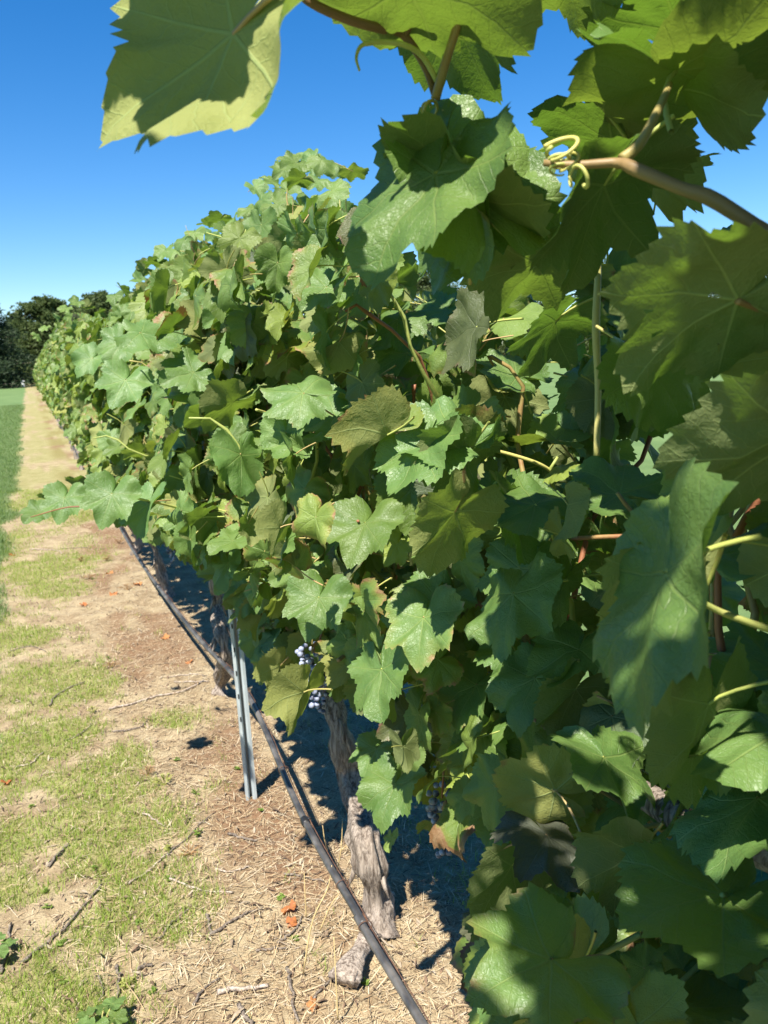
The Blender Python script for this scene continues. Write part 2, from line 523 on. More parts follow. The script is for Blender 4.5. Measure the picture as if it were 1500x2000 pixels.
def build_ground():
    xs = np.concatenate([-np.geomspace(260, .75, 46), np.arange(-.7, 2.2, .018), np.geomspace(2.25, 260, 46)])
    ys = np.concatenate([-np.geomspace(120, .4, 26), np.arange(-.3, 1.2, .06), np.arange(1.2, 5.2, .018), np.geomspace(5.22, 12, 150), np.geomspace(12.1, 420, 90)])
    gx, gy = np.meshgrid(xs, ys, indexing='xy')
    x = gx.ravel(); y = gy.ravel()
    V = np.stack([x, y, land_z(x, y)], 1)
    nx, ny = len(xs), len(ys)
    i, j = np.meshgrid(np.arange(nx-1), np.arange(ny-1), indexing='xy')
    a = (j*nx+i).ravel()
    Q = np.stack([a, a+1, a+nx+1, a+nx], 1)
    N = NT('vineyard_ground')
    c = N.coord()
    soil_n = N.noise(6.0, 6.0, c, .65); fine = N.noise(70.0, 4.0, c, .7); speck = N.noise(190.0, 3.0, c, .7)
    soil = N.mix(N.ss(soil_n, .35, .65), (.40, .32, .195), (.25, .185, .108))
    soil = N.mix(N.math('MULTIPLY', N.ss(fine, .52, .75), .8), soil, (.50, .39, .24))
    soil = N.mix(N.math('MULTIPLY', N.ss(speck, .54, .70), .8), soil, (.11, .075, .048))
    soil = N.mix(N.math('MULTIPLY', N.attr('dead'), N.ss(fine, .25, .55)), soil, (.20, .118, .066))
    mossc = N.mix(N.ss(fine, .35, .65), (.17, .21, .040), (.26, .25, .085))
    col = N.mix(N.math('MULTIPLY', N.ss(N.math('ADD', N.attr('moss'), N.math('MULTIPLY_ADD', fine, .9, -.45)), .25, .75), .5), soil, mossc)
    gr_n = N.noise(1.1, 5.0, c, .6)
    lawn = N.mix(N.ss(gr_n, .35, .65), (.098, .160, .056), (.128, .195, .072))
    lawn = N.mix(N.math('MULTIPLY', N.ss(fine, .5, .75), .5), lawn, (.17, .22, .07))
    col = N.mix(N.attr('lane'), col, lawn)
    hgt = N.math('ADD', N.math('MULTIPLY', fine, .6), N.math('MULTIPLY', speck, .5))
    N.set(color=col, rough=.92, spec=.12, normal=N.bump(hgt, .9, .012))
    dead = smooth(.16, .38, x)*(1-smooth(.62, .85, x))*smooth(.42, .6, fbm(x*3+4, y*1.5, 3))
    me = mesh_from('ground', V, Q, None, {'moss': np.clip(moss_w(x, y)+.35*smooth(7, 16, y), 0, 1), 'lane': lane_w(x, y), 'dead': dead}, (N.m,))
    o = link('ground', me); o['kind'] = 'structure'
    tag(o, 'bare mulched strip of soil beside a mown grass lane', 'ground')
build_ground()

# ------------------------------------------------------------------ loose scatter on the ground (stuff)
def strips(P, D, L, W, up=.0, bend=.15, segs=2):
    """thin bent strips: P points, D unit directions, L lengths, W widths"""
    n = len(P)
    side = np.cross(D, np.array([0, 0, 1.0])); side /= np.linalg.norm(side, axis=1)[:, None]+1e-9
    V = []; rows = segs+1
    perp = np.cross(side, D)
    for k in range(rows):
        t = k/segs
        c = P + D*(L*t)[:, None] + perp*(bend*L*np.sin(math.pi*t))[:, None]
        w = W*(1-.55*abs(2*t-1))
        V += [c-side*w[:, None]/2, c+side*w[:, None]/2]
    V = np.stack(V, 1)                       # n, 2*rows, 3
    base = (np.arange(n)*2*rows)[:, None, None]
    q = np.array([[2*k, 2*k+1, 2*k+3, 2*k+2] for k in range(segs)])[None]
    return V.reshape(-1, 3), (base+q).reshape(-1, 4), 2*rows

def blades(P, H, W, lean, segs=2):
    n = len(P)
    az = rng.random(n)*2*math.pi
    side = np.stack([np.cos(az), np.sin(az), 0*az], 1)
    ld = np.stack([np.cos(az+1.57), np.sin(az+1.57), 0*az], 1)
    V = []
    for k in range(segs+1):
        t = k/segs
        c = P + np.array([0, 0, 1.0])*(H*t*(1-.25*lean*t))[:, None] + ld*(H*lean*t*t)[:, None]
        w = W*(1-t)**.7 + W*.05
        V += [c-side*w[:, None]/2, c+side*w[:, None]/2]
    V = np.stack(V, 1); base = (np.arange(n)*2*(segs+1))[:, None, None]
    q = np.array([[2*k, 2*k+1, 2*k+3, 2*k+2] for k in range(segs)])[None]
    return V.reshape(-1, 3), (base+q).reshape(-1, 4), 2*(segs+1)

def scatter_xy(n, x0, x1, y0, y1, power=2.0):
    """denser near the camera"""
    x = rng.uniform(x0, x1, n)
    y = y0*(y1/y0)**(rng.random(n)**1.0)
    return x, y

def build_straw():
    x, y = scatter_xy(85000, -.5, 1.5, 1.3, 12.0)
    keep = (rng.random(len(x)) > lane_w(x, y)) & (rng.random(len(x)) < .25+.75*smooth(-.15, .35, x))
    x, y = x[keep], y[keep]
    n = len(x)
    az = rng.random(n)*2*math.pi
    el = rng.normal(0, .12, n)
    D = np.stack([np.cos(az)*np.cos(el), np.sin(az)*np.cos(el), np.sin(el)], 1)
    L = rng.gamma(2.2, .013, n)+.006; L = np.minimum(L, .11); W = rng.uniform(.0007, .0026, n)*(1+y*.06)
    P = np.stack([x, y, land_z(x, y)+rng.uniform(.0008, .007, n)], 1)
    V, Q, m = strips(P, D, L, W, bend=rng.normal(0, .08, n))
    mat = make_scatter_material('straw', [(.16, .10, .06), (.36, .24, .13), (.50, .37, .21), (.60, .47, .29), (.66, .56, .40)])
    o = link('straw_litter', mesh_from('straw_litter', V, Q, None, {'rnd': np.repeat(rng.random(n), m)}, (mat,), None, False))
    tag(o, 'dry tan straw and shredded prunings littering the bare strip', 'straw', None, 'stuff')
    # bark crumbs and chips
    x, y = scatter_xy(9000, -.45, 1.4, 1.3, 7.0)
    keep = rng.random(len(x)) > lane_w(x, y)
    x, y = x[keep], y[keep]; n = len(x)
    az = rng.random(n)*2*math.pi; el = rng.normal(0, .25, n)
    D = np.stack([np.cos(az)*np.cos(el), np.sin(az)*np.cos(el), np.sin(el)], 1)
    L = np.minimum(rng.gamma(2.0, .007, n)+.005, .045); W = np.minimum(L*rng.uniform(.10, .34, n), .008)
    P = np.stack([x, y, land_z(x, y)+rng.uniform(.001, .006, n)], 1)
    V, Q, m = strips(P, D, L, W, bend=rng.normal(.1, .1, n))
    mat = make_scatter_material('bark_chips', [(.06, .04, .028), (.13, .085, .055), (.20, .125, .08), (.30, .225, .15), (.46, .38, .28)])
    o = link('bark_chips', mesh_from('bark_chips', V, Q, None, {'rnd': np.repeat(rng.random(n), m)}, (mat,), None, False))
    tag(o, 'dark bark crumbs and wood chips scattered through the straw', 'wood chips', None, 'stuff')
build_straw()

GRASS_SPROUT = make_scatter_material('sprout_green', [(.15, .25, .03), (.21, .32, .04), (.28, .37, .06), (.36, .39, .13)], .6, (.45, .55, .06))
GRASS_LANE = make_scatter_material('lane_grass', [(.10, .165, .055), (.135, .21, .078), (.175, .25, .10), (.25, .29, .14)], .55, (.22, .36, .06))
def build_grass():
    x, y = scatter_xy(260000, -.55, 1.5, 1.35, 13.0)
    w = moss_w(x, y)
    keep = (rng.random(len(x)) < w*1.5-.12) & (rng.random(len(x)) > .8*smooth(.5, .8, x))
    x, y = x[keep], y[keep]; n = len(x)
    P = np.stack([x, y, land_z(x, y)-.001], 1)
    H = rng.gamma(3.0, .0065, n)+.004; H = np.minimum(H, .05)
    V, Q, m = blades(P, H, rng.uniform(.0010, .0024, n)*(1+.08*y), rng.uniform(.2, 1.1, n))
    o = link('sprouting_grass', mesh_from('sprouting_grass', V, Q, None, {'rnd': np.repeat(rng.random(n), m)}, (GRASS_SPROUT,)))
    tag(o, 'fine lime-green grass sprouting in patches on the bare strip', 'grass', None, 'stuff')
    # mown lane
    n = 120000
    y = 1.8*(45/1.8)**rng.random(n)
    x = STRIP_L + .12 - np.abs(rng.normal(0, 1, n))*(.22+.028*y)
    keep = rng.random(n) < lane_w(x, y)
    x, y = x[keep], y[keep]
    n2 = 16000
    y2 = rng.uniform(-.5, 9, n2); x2 = STRIP_R + rng.uniform(-.1, 1.6, n2)
    k2 = rng.random(n2) < lane_w(x2, y2)
    x = np.concatenate([x, x2[k2]]); y = np.concatenate([y, y2[k2]]); n = len(x)
    P = np.stack([x, y, land_z(x, y)-.002], 1)
    H = rng.gamma(5.0, .0085, n)*(.7+.6*fbm(x*2, y*2, 2)); W = rng.uniform(.0018, .0042, n)*(1+.09*y)
    V, Q, m = blades(P, H, W, rng.uniform(.3, 1.3, n))
    o = link('lane_grass', mesh_from('lane_grass', V, Q, None, {'rnd': np.repeat(rng.random(n), m)}, (GRASS_LANE,)))
    tag(o, 'dense green mown grass of the lane beside the row', 'grass', None, 'stuff')
build_grass()

# ------------------------------------------------------------------ far trees
def build_tree(name, X, Y, height, width, label, conifer, seed, col):
    g = np.random.default_rng(seed)
    z0 = float(ground_z(X, Y))
    root = empty(name, (X, Y, z0))
    tag(root, label, 'tree', 'trees at the end of the field')
    n = 9
    P = np.stack([g.normal(0, .03, n).cumsum(), g.normal(0, .03, n).cumsum(), np.linspace(-.2, height*.92, n)], 1)
    V, T = tube(P, np.linspace(.20, .03, n), 8)
    link('trunk', mesh_from('trunk', V, T, None, None, (BARK,)), root)
    limbs = []; tips = []
    nl = 150 if conifer else 110
    for i in range(nl):
        h = g.uniform(.02, .97)**1.15
        if conifer: R = width/2*(1-h**1.3)*g.uniform(.65, 1.15)+.25; dz = -.12*R
        else: R = width/2*math.sqrt(max(0.04, 1-((h-.38)/.64)**2))*g.uniform(.6, 1.1); dz = .35*R*(h-.2)
        az = g.uniform(0, 6.28)
        s = np.linspace(0, 1, 4)
        P = np.stack([math.cos(az)*R*s, math.sin(az)*R*s, height*h+dz*s+.08*R*s*s], 1)
        V, T = tube(P, .045*(1-.8*s), 4, False); limbs.append((V, T))
        for t in (.35, .6, .8, 1.0): tips.append((P[-1]*t+np.array([0, 0, height*h])*(1-t)*np.array([0, 0, 1.0]), R*.32+.18))
    V, T = join(limbs)
    link('limbs', mesh_from('limbs', V, T, None, None, (BARK,)), root)
    c = np.array([t[0] for t in tips]); sr = np.array([t[1] for t in tips])
    m = 52
    idx = np.repeat(np.arange(len(c)), m)
    n = len(idx)
    d = g.normal(0, 1, (n, 3)); d /= np.linalg.norm(d, axis=1)[:, None]
    ctr = c[idx] + d*(sr[idx]*g.random(n)**.45)[:, None]*np.array([1, 1, .55])
    a = g.normal(0, 1, (n, 3)); a[:, 2] *= .5; a /= np.linalg.norm(a, axis=1)[:, None]
    b = np.cross(a, g.normal(0, 1, (n, 3))); b /= np.linalg.norm(b, axis=1)[:, None]
    la = g.uniform(.10, .20, n)[:, None]; lb = (.35 if conifer else .6)*la
    V = np.stack([ctr-a*la, ctr+b*lb, ctr+a*la, ctr-b*lb], 1).reshape(-1, 3)
    Q = np.arange(4*n).reshape(-1, 4)
    mat = make_scatter_material('crown_'+name, col, .6, tuple(1.3*k for k in col[-1]))
    o = link('crown', mesh_from('crown', V, Q, None, {'rnd': np.repeat(np.clip(.55*g.random(n)+.45*g.random(len(c))[idx], 0, 1), 4)}, (mat,), None, False), root)
    o['kind'] = 'stuff'
DARK = [(.018, .036, .018), (.034, .062, .030), (.055, .090, .040)]
OLIVE = [(.040, .066, .020), (.070, .105, .030), (.105, .145, .045)]
build_tree('spruce_tree', -3.4, 78.0, 8.6, 7.6, 'dark dense conifer at the end of the grass lane', True, 1, DARK)
build_tree('spruce_tree', -8.0, 84.0, 9.5, 7.5, 'dark conifer behind the dense conifer beyond the grass lane', True, 2, DARK)
build_tree('spruce_tree', -.6, 93.0, 7.0, 6.0, 'low dark conifer filling the gap between the dense conifer and the olive tree', True, 7, DARK)
build_tree('field_tree', 2.2, 84.0, 7.4, 6.4, 'olive green bushy tree behind the far end of the vine row', False, 3, OLIVE)
build_tree('field_tree', 7.2, 90.0, 8.2, 7.0, 'rounded green tree standing beyond the vine row next to the olive one', False, 4, OLIVE)
build_tree('field_tree', 14.0, 96.0, 8.8, 9.0, 'broad rounded tree farthest along the field edge behind the vines', False, 6, OLIVE)
for i, (X, Y, h) in enumerate(((23, 97, 9.0), (32, 92, 9.6), (41, 88, 10.2), (50, 84, 9.4), (60, 80, 10.4), (70, 74, 9.5))):
    build_tree('field_tree', X, Y, h, 10.5, 'rounded green tree of the hedge glimpsed through gaps in the leaf curtain', False, 20+i, OLIVE)

# ------------------------------------------------------------------ trellis: posts, hose, wires
def metal_material(name, c1, c2, rough=.5):
    N = NT(name)
    c = N.coord()
    f = N.noise(14.0, 4.0, N.vmul(c, (3, 3, .6)))
    N.set(color=N.mix(N.ss(f, .35, .7), c1, c2), rough=N.math('MULTIPLY_ADD', f, .3, rough-.1), metal=.35, spec=.5,
          normal=N.bump(N.noise(90.0, 2.0, c), .15, .002))
    return N.m
GALV = metal_material('galvanised_steel', (.40, .45, .46), (.52, .57, .57), .5)
ROW_X = 0.70

def build_post():
    b = pix_ground(491, 1557)
    root = empty('steel_post', (b[0], b[1], 0))
    tag(root, 'galvanised steel channel post with edge notches standing at the drip hose', 'post')
    H = 1.62
    ang = math.atan2(b[0], b[1])                    # open channel turned to the lane
    rot = np.array([[math.cos(-ang*.6), -math.sin(-ang*.6), 0], [math.sin(-ang*.6), math.cos(-ang*.6), 0], [0, 0, 1]])
    lean = np.array([-.016, 0.0])
    def strip(prof, z0=-.25, z1=H, notch=None):
        """profile polyline extruded upward with thickness, missing cells where notched"""
        p = np.asarray(prof, float); th = .0022
        t = np.gradient(p, axis=0); t /= np.linalg.norm(t, axis=1)[:, None]
        nrm = np.stack([-t[:, 1], t[:, 0]], 1)
        zs = [z0]
        while zs[-1] < z1: zs.append(zs[-1]+(.10 if len(zs) % 2 else .014))
        parts = []
        for i in range(len(zs)-1):
            if notch is not None and i % 2 == 1: continue
            ring = np.vstack([p, (p+nrm*th)[::-1]])
            n = len(ring)
            V = np.vstack([np.column_stack([ring, np.full(n, z)]) for z in (zs[i], zs[i+1])])
            T = []
            for j in range(n):
                k = (j+1) % n
                T += [(j, k, n+k), (j, n+k, n+j)]
            parts.append((V, np.array(T)))
        V, T = join(parts)
        V = V @ rot.T
        V[:, :2] += lean*V[:, 2:3]
        return V, T
    w, d = .0170, .024
    back = strip([(-w, -.002), (-w, d), (-.006, d+.004), (.006, d+.004), (w, d), (w, -.002)])
    link('channel', mesh_from('channel', *back, None, None, (GALV,), None, False), root)
    left = strip([(-w-.0022, -.003), (-w+.007, -.0045), (-w+.012, .002), (-w+.0125, .007)])
    right = strip([(w+.0022, -.003), (w-.006, -.0045), (w-.0105, .002), (w-.011, .007)])
    link('flange', mesh_from('flange', *right, None, None, (GALV,), None, False), root)
    link('flange', mesh_from('flange', *left, None, None, (GALV,), None, False), root)
    N = NT('slot_shade'); N.set(color=(.02, .022, .022), rough=.8)  # near-black boxes on the flange stand in for the shade inside open slots
    for k in range(11):
        V, T = box((-w+.004, -.0052, .30+.085*k), (.0045, .0022, .016))
        V = V @ rot.T; V[:, :2] += lean*V[:, 2:3]
        link('slot', mesh_from('slot', V, T, None, None, (N.m,), None, False), root)
build_post()

def build_hose():
    N = NT('black_poly_hose'); c = N.coord()
    dust = N.noise(22.0, 4.0, N.vmul(c, (1, .5, 1)))
    N.set(color=N.mix(N.ss(dust, .35, .7), (.036, .035, .036), (.13, .12, .11)), rough=.42, spec=.5, normal=N.bump(N.noise(120.0, 2.0, c), .1, .002))
    keys = [(-2.0, .56, .285)]
    for px, py, z in ((825, 2000, .262), (700, 1788, .262), (588, 1588, .268), (478, 1349, .30), (370, 1225, .285), (262, 1078, .27)):
        p = pix_ground(px, py, z); keys.append((p[1], p[0], z))
    keys += [(9.5, .585, .30), (14, .59, .29), (22, .60, .31), (34, .6, .3), (50, .6, .3)]
    P = spline([(b, a, c_+float(ground_z(0, a))) for a, b, c_ in keys], 240)
    root = empty('drip_hose', (P[0][0], P[0][1], 0)); o0 = np.array(root.location)
    tag(root, 'black polyethylene drip irrigation hose strung low along the vine row', 'hose')
    V, T = tube(P-o0, .0098, 12)
    link('pipe', mesh_from('pipe', V, T, None, None, (N.m,)), root)
    M = NT('hose_fitting'); M.set(color=(.012, .012, .013), rough=.5)
    def at(py):
        i = np.argmin([abs(proj(p)[1]-py) + (1e4 if p[1] < .5 else 0) for p in P])
        # refine between samples
        best = min(((abs(proj(P[k]*(1-t)+P[k+1]*t)[1]-py), k, t) for k in (max(i-1, 0), i) for t in np.linspace(0, 1, 21)))
        k, t = best[1], best[2]
        return P[k]*(1-t)+P[k+1]*t, (P[k+1]-P[k])/np.linalg.norm(P[k+1]-P[k])
    for py, ln in ((1605, .030), (1345, .028), (1145, .04)):
        p, d = at(py)
        V, T = join([tube(np.array([p-d*ln/2, p-d*ln*.3, p+d*ln*.3, p+d*ln/2]), [.0115, .0128, .0128, .0115], 12),
                     tube(np.array([p, p+np.array([.016, 0, .010])]), .005, 8)])
        link('dripper', mesh_from('dripper', V-o0, T, None, None, (M.m,)), root)
    # support wire just behind the hose
    R = metal_material('rusty_wire', (.11, .055, .035), (.20, .105, .065), .7)
    root = empty('support_wire', (P[0][0], P[0][1], 0)); o0 = np.array(root.location)
    tag(root, 'thin rusty wire running along the black drip hose', 'wire')
    W = P + np.array([.0115, 0, .006])
    V, T = tube(W-o0, .0013, 6)
    link('strand', mesh_from('strand', V, T, None, None, (R,)), root)
    for k in range(6, 120, 22):
        a = np.linspace(0, 2*math.pi, 13)
        C = P[k]+np.array([.004, 0, .002])
        ring = np.stack([C[0]+.0165*np.cos(a), np.full(13, C[1]), C[2]+.0125*np.sin(a)], 1)
        V, T = tube(ring, .0011, 5, False)
        link('clip', mesh_from('clip', V-o0, T, None, None, (R,)), root)
    for h, lab in ((.98, 'trellis wire carrying the woody arms of the vines'),):
        ys = np.linspace(-2, 50, 60)
        W = np.stack([np.full(60, ROW_X-.03), ys, h+ground_z(0, ys)], 1)
        root = empty('trellis_wire', W[0])
        tag(root, lab, 'wire')
        V, T = tube(W-W[0], .0016, 6)
        link('strand', mesh_from('strand', V, T, None, None, (GALV,)), root)
build_hose()

# ------------------------------------------------------------------ vines
SPACING = 1.87
VINE_Y = [2.0+SPACING*(k-1) for k in range(0, 24)]
VINE_Y[3] = 6.0
TRUNK_PX = {1: [(742, 1812), (738, 1760), (728, 1700), (712, 1640), (697, 1575), (680, 1500), (664, 1430), (648, 1360), (640, 1290)],
            2: [(428, 1368), (432, 1330), (440, 1280), (430, 1230), (424, 1180), (424, 1130)]}
VINE_LABELS = {0: 'grape vine whose leafy shoots arch over and hang in large shaded leaves',
               1: 'grape vine with a gnarled grey trunk beside the weathered wood chunk',
               2: 'grape vine with its trunk just behind the notched steel post',
               3: 'grape vine with its dark base at the hose beyond the steel post'}
vines = []
def build_trunk(k, root, base):
    yk = VINE_Y[k]
    if k in TRUNK_PX:
        pts = [pix_x(px, py, ROW_X + (.03 if k == 1 else -.02) + .015*math.sin(i*1.7)) for i, (px, py) in enumerate(TRUNK_PX[k])]
        pts = [p + np.array([0, .05*(yk-p[1])*0, 0]) for p in pts]
        pts[0][2] = -.04
        pts.append(np.array([ROW_X, pts[-1][1]-.02, 1.0]))
    else:
        g = np.random.default_rng(k)
        zs = np.array([-.04, .12, .3, .5, .7, .86, 1.0])
        pts = [np.array([ROW_X+g.normal(0, .03), yk+g.normal(0, .03), z+float(ground_z(0, yk))]) for z in zs]
    n, seg = (90, 36) if k < 4 else (24, 12)
    P = spline(pts, n)
    s = np.linspace(0, 1, n)
    r0 = {1: .036, 2: .026, 3: .026}.get(k, .034)
    rad = r0*(1.15-.35*s) + .010*np.exp(-s*22) + .006*np.sin(s*23+k) + .004*np.sin(s*51+2*k)
    V, T = tube(P, rad, seg)
    # fibrous ridges
    i = np.repeat(np.arange(n), seg); j = np.tile(np.arange(seg), n)
    c = P[i]; d = V[:n*seg]-c
    a = j/seg*2*math.pi
    f = .10*np.sin(a*4+s[i]*7+k) + .30*(fbm(np.cos(a)*3+np.sin(a)*1.1+s[i]*2.2+k*7, np.sin(a)*3+s[i]*6, 3)-.5)*2 + .22*(fbm(j*.9+40*k, s[i]*22, 2)-.5)*2
    V[:n*seg] = c + d*(1+f)[:, None]
    trunk = link('trunk', mesh_from('trunk', V-base, T, None, None, (BARK,)), root)
    if k < 4:                                           # peeling bark
        g = np.random.default_rng(50+k)
        for q in range(7):
            ii = g.integers(8, n-20); aa = g.random()*6.28
            o = P[ii]+np.array([math.cos(aa), math.sin(aa), 0])*rad[ii]*1.05
            L = g.uniform(.04, .10)
            path = np.array([o, o+np.array([math.cos(aa)*.010, math.sin(aa)*.01, -L*.5]), o+np.array([math.cos(aa)*.028, math.sin(aa)*.028, -L])])
            V, T = tube(path, [.008, .007, .002], 5)
            link('bark_flake', mesh_from('bark_flake', V-base, T, None, None, (BARK,)), trunk)
    # woody arms along the wire
    top = P[-1]
    for sgn in (-1, 1):
        g = np.random.default_rng(900+2*k+sgn)
        m = 14
        t = np.linspace(0, 1, m)
        A = np.stack([np.full(m, top[0])+g.normal(0, .012, m), top[1]+sgn*SPACING*.5*t, top[2]-.02+.03*np.sin(t*6+k)+.04*t+ground_z(0, top[1]+sgn*SPACING*.5*t)-ground_z(0, top[1])], 1)
        A[0] = top-np.array([0, 0, .05])
        V, T = tube(spline(A, 26), np.linspace(.026, .014, 26), 10, True, .25)
        link('cordon_arm', mesh_from('cordon_arm', V-base, T, None, None, (BARK,)), root)

def cane_variant(seed):
    g = np.random.default_rng(seed)
    s = np.linspace(0, 1, 12); L = g.uniform(.55, 1.15); out = g.uniform(.0, .22); dr = g.uniform(0, .5)
    P = np.stack([-(out*s**1.3)*L, g.normal(0, .12)*s*L+.02*np.sin(s*9+seed), L*(s-dr*s**3)], 1)
    P[:, 0] += .012*np.sin(s*17+seed)
    return mesh_from('cane', *tube(P, .0052*(1-.6*s)+.0008*(np.arange(12) % 3 == 0), 6), None, None, ((CANE, CANE_GREEN, CANE)[seed % 3],))
CANES = [cane_variant(700+i) for i in range(14)]

SKY_LINE = np.array([(-50, 690), (40, 672), (85, 645), (120, 622), (150, 612), (195, 625), (215, 640), (222, 605), (262, 575), (300, 545), (350, 510), (395, 480), (440, 470), (480, 430),
                     (540, 410), (600, 385), (650, 385), (690, 400), (710, 440), (735, 470), (800, 545), (860, 565), (930, 560), (1040, 585), (1120, 490), (1230, 490), (1350, 500), (1560, 500)], float)
LOW_LINE = np.array([(-50, 700), (62, 705), (66, 760), (90, 830), (128, 880), (165, 930), (200, 985), (262, 1062), (330, 1068), (395, 1120), (425, 1160), (470, 1180), (500, 1300), (540, 1385), (600, 1375),
                     (640, 1330), (700, 1440), (750, 1570), (830, 1640), (890, 1740), (915, 1850), (935, 2050)], float)
for k, yk in enumerate(VINE_Y):
    base = np.array([ROW_X, yk, float(ground_z(0, yk))])
    root = empty('grape_vine', base)
    tag(root, VINE_LABELS.get(k, 'leafy grape vine farther along the receding row'), 'grape vine', 'grape vines along the row')
    vines.append((root, base))
    build_trunk(k, root, base)
    g = np.random.default_rng(300+k)
    for q in range(30 if k < 4 else (12 if k < 9 else 6)):
        me = CANES[g.integers(0, len(CANES))]
        loc = (g.normal(0, .04), g.uniform(-.95, .95), g.uniform(.92, 1.08))
        fl = g.random()
        rz = g.normal(0, .6) + (math.pi if fl < .4 else 0)
        if k == 0 and loc[1]+yk < .9: rz = math.pi + g.normal(0, .4)
        M = Matrix.Translation(Vector(loc)) @ Matrix.Rotation(rz, 4, 'Z') @ Matrix.Rotation(g.normal(-.1, .25), 4, 'Y') @ Matrix.Rotation(g.normal(0, .2), 4, 'X')
        ok = True
        for vi in range(0, 72, 6):
            x, y, w = proj(np.array(M @ me.vertices[vi].co)+base)
            if w > .05 and 0 < x < 1500 and (y < np.interp(x, SKY_LINE[:, 0], SKY_LINE[:, 1])+25 or (x < 935 and y > np.interp(x, LOW_LINE[:, 0], LOW_LINE[:, 1])-40)): ok = False
        if not ok: continue
        o = link('cane', me, root)
        o.matrix_basis = M

def vine_of(y):
    return int(np.argmin([abs(y-v) for v in VINE_Y]))

# ---- leaves placed one by one -------------------------------------------------
leaf_lists = {k: [] for k in range(len(VINE_Y))}        # (distance key, mesh, matrix, colour, lod, variant)
hero_disc = []
def frame(Y, Z, loc, S):
    Y = Y/np.linalg.norm(Y); Z = Z-Y*(Z @ Y); Z /= np.linalg.norm(Z); X = np.cross(Y, Z)
    M = np.eye(4); M[:3, 0] = X*S; M[:3, 1] = Y*S; M[:3, 2] = Z*S; M[:3, 3] = loc
    return M
def hero(jx, jy, tx, ty, G, side='T', w=None, S=.13, mesh=None, tint=(0, 0, 0), sL=None, sW=None, reserve=True):
    """jx,jy stalk joint and tx,ty tip in photo pixels; G full blade width in pixels at its distance; side shown; w visible width"""
    d = S*FPX/G
    J = pix(jx, jy, d)
    view = (J-EYE)/np.linalg.norm(J-EYE)
    e = (tx-jx)*RT - (ty-jy)*UP
    e = e - view*(e @ view); e /= np.linalg.norm(e)
    cl = np.clip(math.hypot(tx-jx, ty-jy)/(.66*G), .3, .95)
    down = ty > jy
    if sL is None: sL = (1 if down else -1)*(1 if side == 'T' else -1)
    Y = e*cl - view*sL*math.sqrt(1-cl*cl)
    Z = -view if side == 'T' else view
    Z = Z-Y*(Z @ Y); Z /= np.linalg.norm(Z)
    cw = np.clip((w or .93*G)/G*random.uniform(.86, 1.0), .25, .97); b = math.acos(cw)
    X = np.cross(Y, Z)
    opts = [Z*math.cos(b)+X*math.sin(b)*s for s in (1, -1)]
    Z = opts[0] if (sW == 1 or (sW is None and opts[0][2] > opts[1][2])) else opts[1]
    k = vine_of(J[1])
    if mesh is None: m = LM['hero'][random.choice((0, 1, 2, 3, 5, 7, 9))]
    elif isinstance(mesh, str): m = SPECIAL[mesh]
    else: m = LM['hero' if side == 'T' else 'under'][mesh]
    leaf_lists[k].append((-1.0, m, frame(Y, Z, J, S), tint))
    if reserve:
        c = .78*np.array([jx, jy])+.22*np.array([tx, ty])
        hero_disc.append((c[0], c[1], .36*min(G, 1.2*(w or G)), d))

Yl, Br, Pu = (0, .5, 0), (.35, .15, 0), (.1, 0, .8)
H = hero
# overhanging shoots
H(455, 66, 195, 352, 590, 'U', 330, .19, 2, (0, .32, 0), sW=1, reserve=False)
def shade_leaf(px, py, d, up, S, v, turn):  # unseen leaf added toward the sun to cast shade on the leaf below
    p = pix(px, py, d) + SUN*up
    leaf_lists[0].append((-.5, LM['hero'][v], frame(np.array([math.cos(turn), math.sin(turn), -.2]), SUN+np.array([.1, 0, .2]), p, S), (0, .1, 0)))
shade_leaf(420, 120, .57, .22, .125, 0, 3.6)
shade_leaf(330, 40, .57, .26, .12, 2, 1.2)
H(800, -35, 1095, 105, 470, 'U', 300, .16, 0, (0, .15, 0))
H(1085, -90, 1150, 62, 300, 'U', 200, .12, 5, (0, .2, 0))
H(880, 25, 990, 190, 330, 'U', 230, .14, 2)
H(924, 390, 850, 180, 350, 'T', 300, .14, 0, (0, .12, 0))
H(935, 400, 905, 525, 260, 'T', 120, .11, 1, (0, .1, 0))
H(925, 380, 775, 215, 370, 'U', 240, .15, 5)
H(850, 340, 688, 575, 400, 'T', 210, .15, 0)
H(905, 385, 835, 545, 340, 'T', 200, .15, 2)
H(1195, 275, 1050, 185, 270, 'U', 200, .13, 3)
H(1232, 262, 1155, 165, 190, 'U', 130, .11, 1, (0, .3, 0))
H(1230, 205, 1255, 125, 150, 'T', 120, .11, 0)
H(1305, 170, 1210, 10, 380, 'U', 220, .15, 'h')
H(1320, 140, 1480, 215, 430, 'U', 330, .16, 'p', (.1, .3, 0))
H(1330, 60, 1450, -40, 360, 'U', 250, .15, 0)
H(1240, 300, 1320, 465, 300, 'U', 150, .14, 9, (.1, .25, 0))
H(1305, 330, 1385, 290, 160, 'T', 80, .11, 1, (.2, .6, 0))
H(1175, 352, 1185, 482, 225, 'U', 150, .12, 0, (0, .45, 0))
H(1180, 362, 1070, 565, 380, 'U', 230, .15, 2)
H(940, 385, 1000, 505, 290, 'U', 200, .14, 3)
H(1050, 515, 955, 625, 270, 'U', 200, .14, 0, (0, .15, 0))
H(1442, 587, 1165, 740, 455, 'U', 340, .147, 'h', (0, .06, 0))
H(1560, 690, 1400, 705, 320, 'U', 260, .14, 5, (.1, .35, 0))
H(1570, 850, 1345, 1005, 470, 'U', 330, .16, 'p')
H(1480, 480, 1520, 400, 200, 'T', 120, .11, 1)
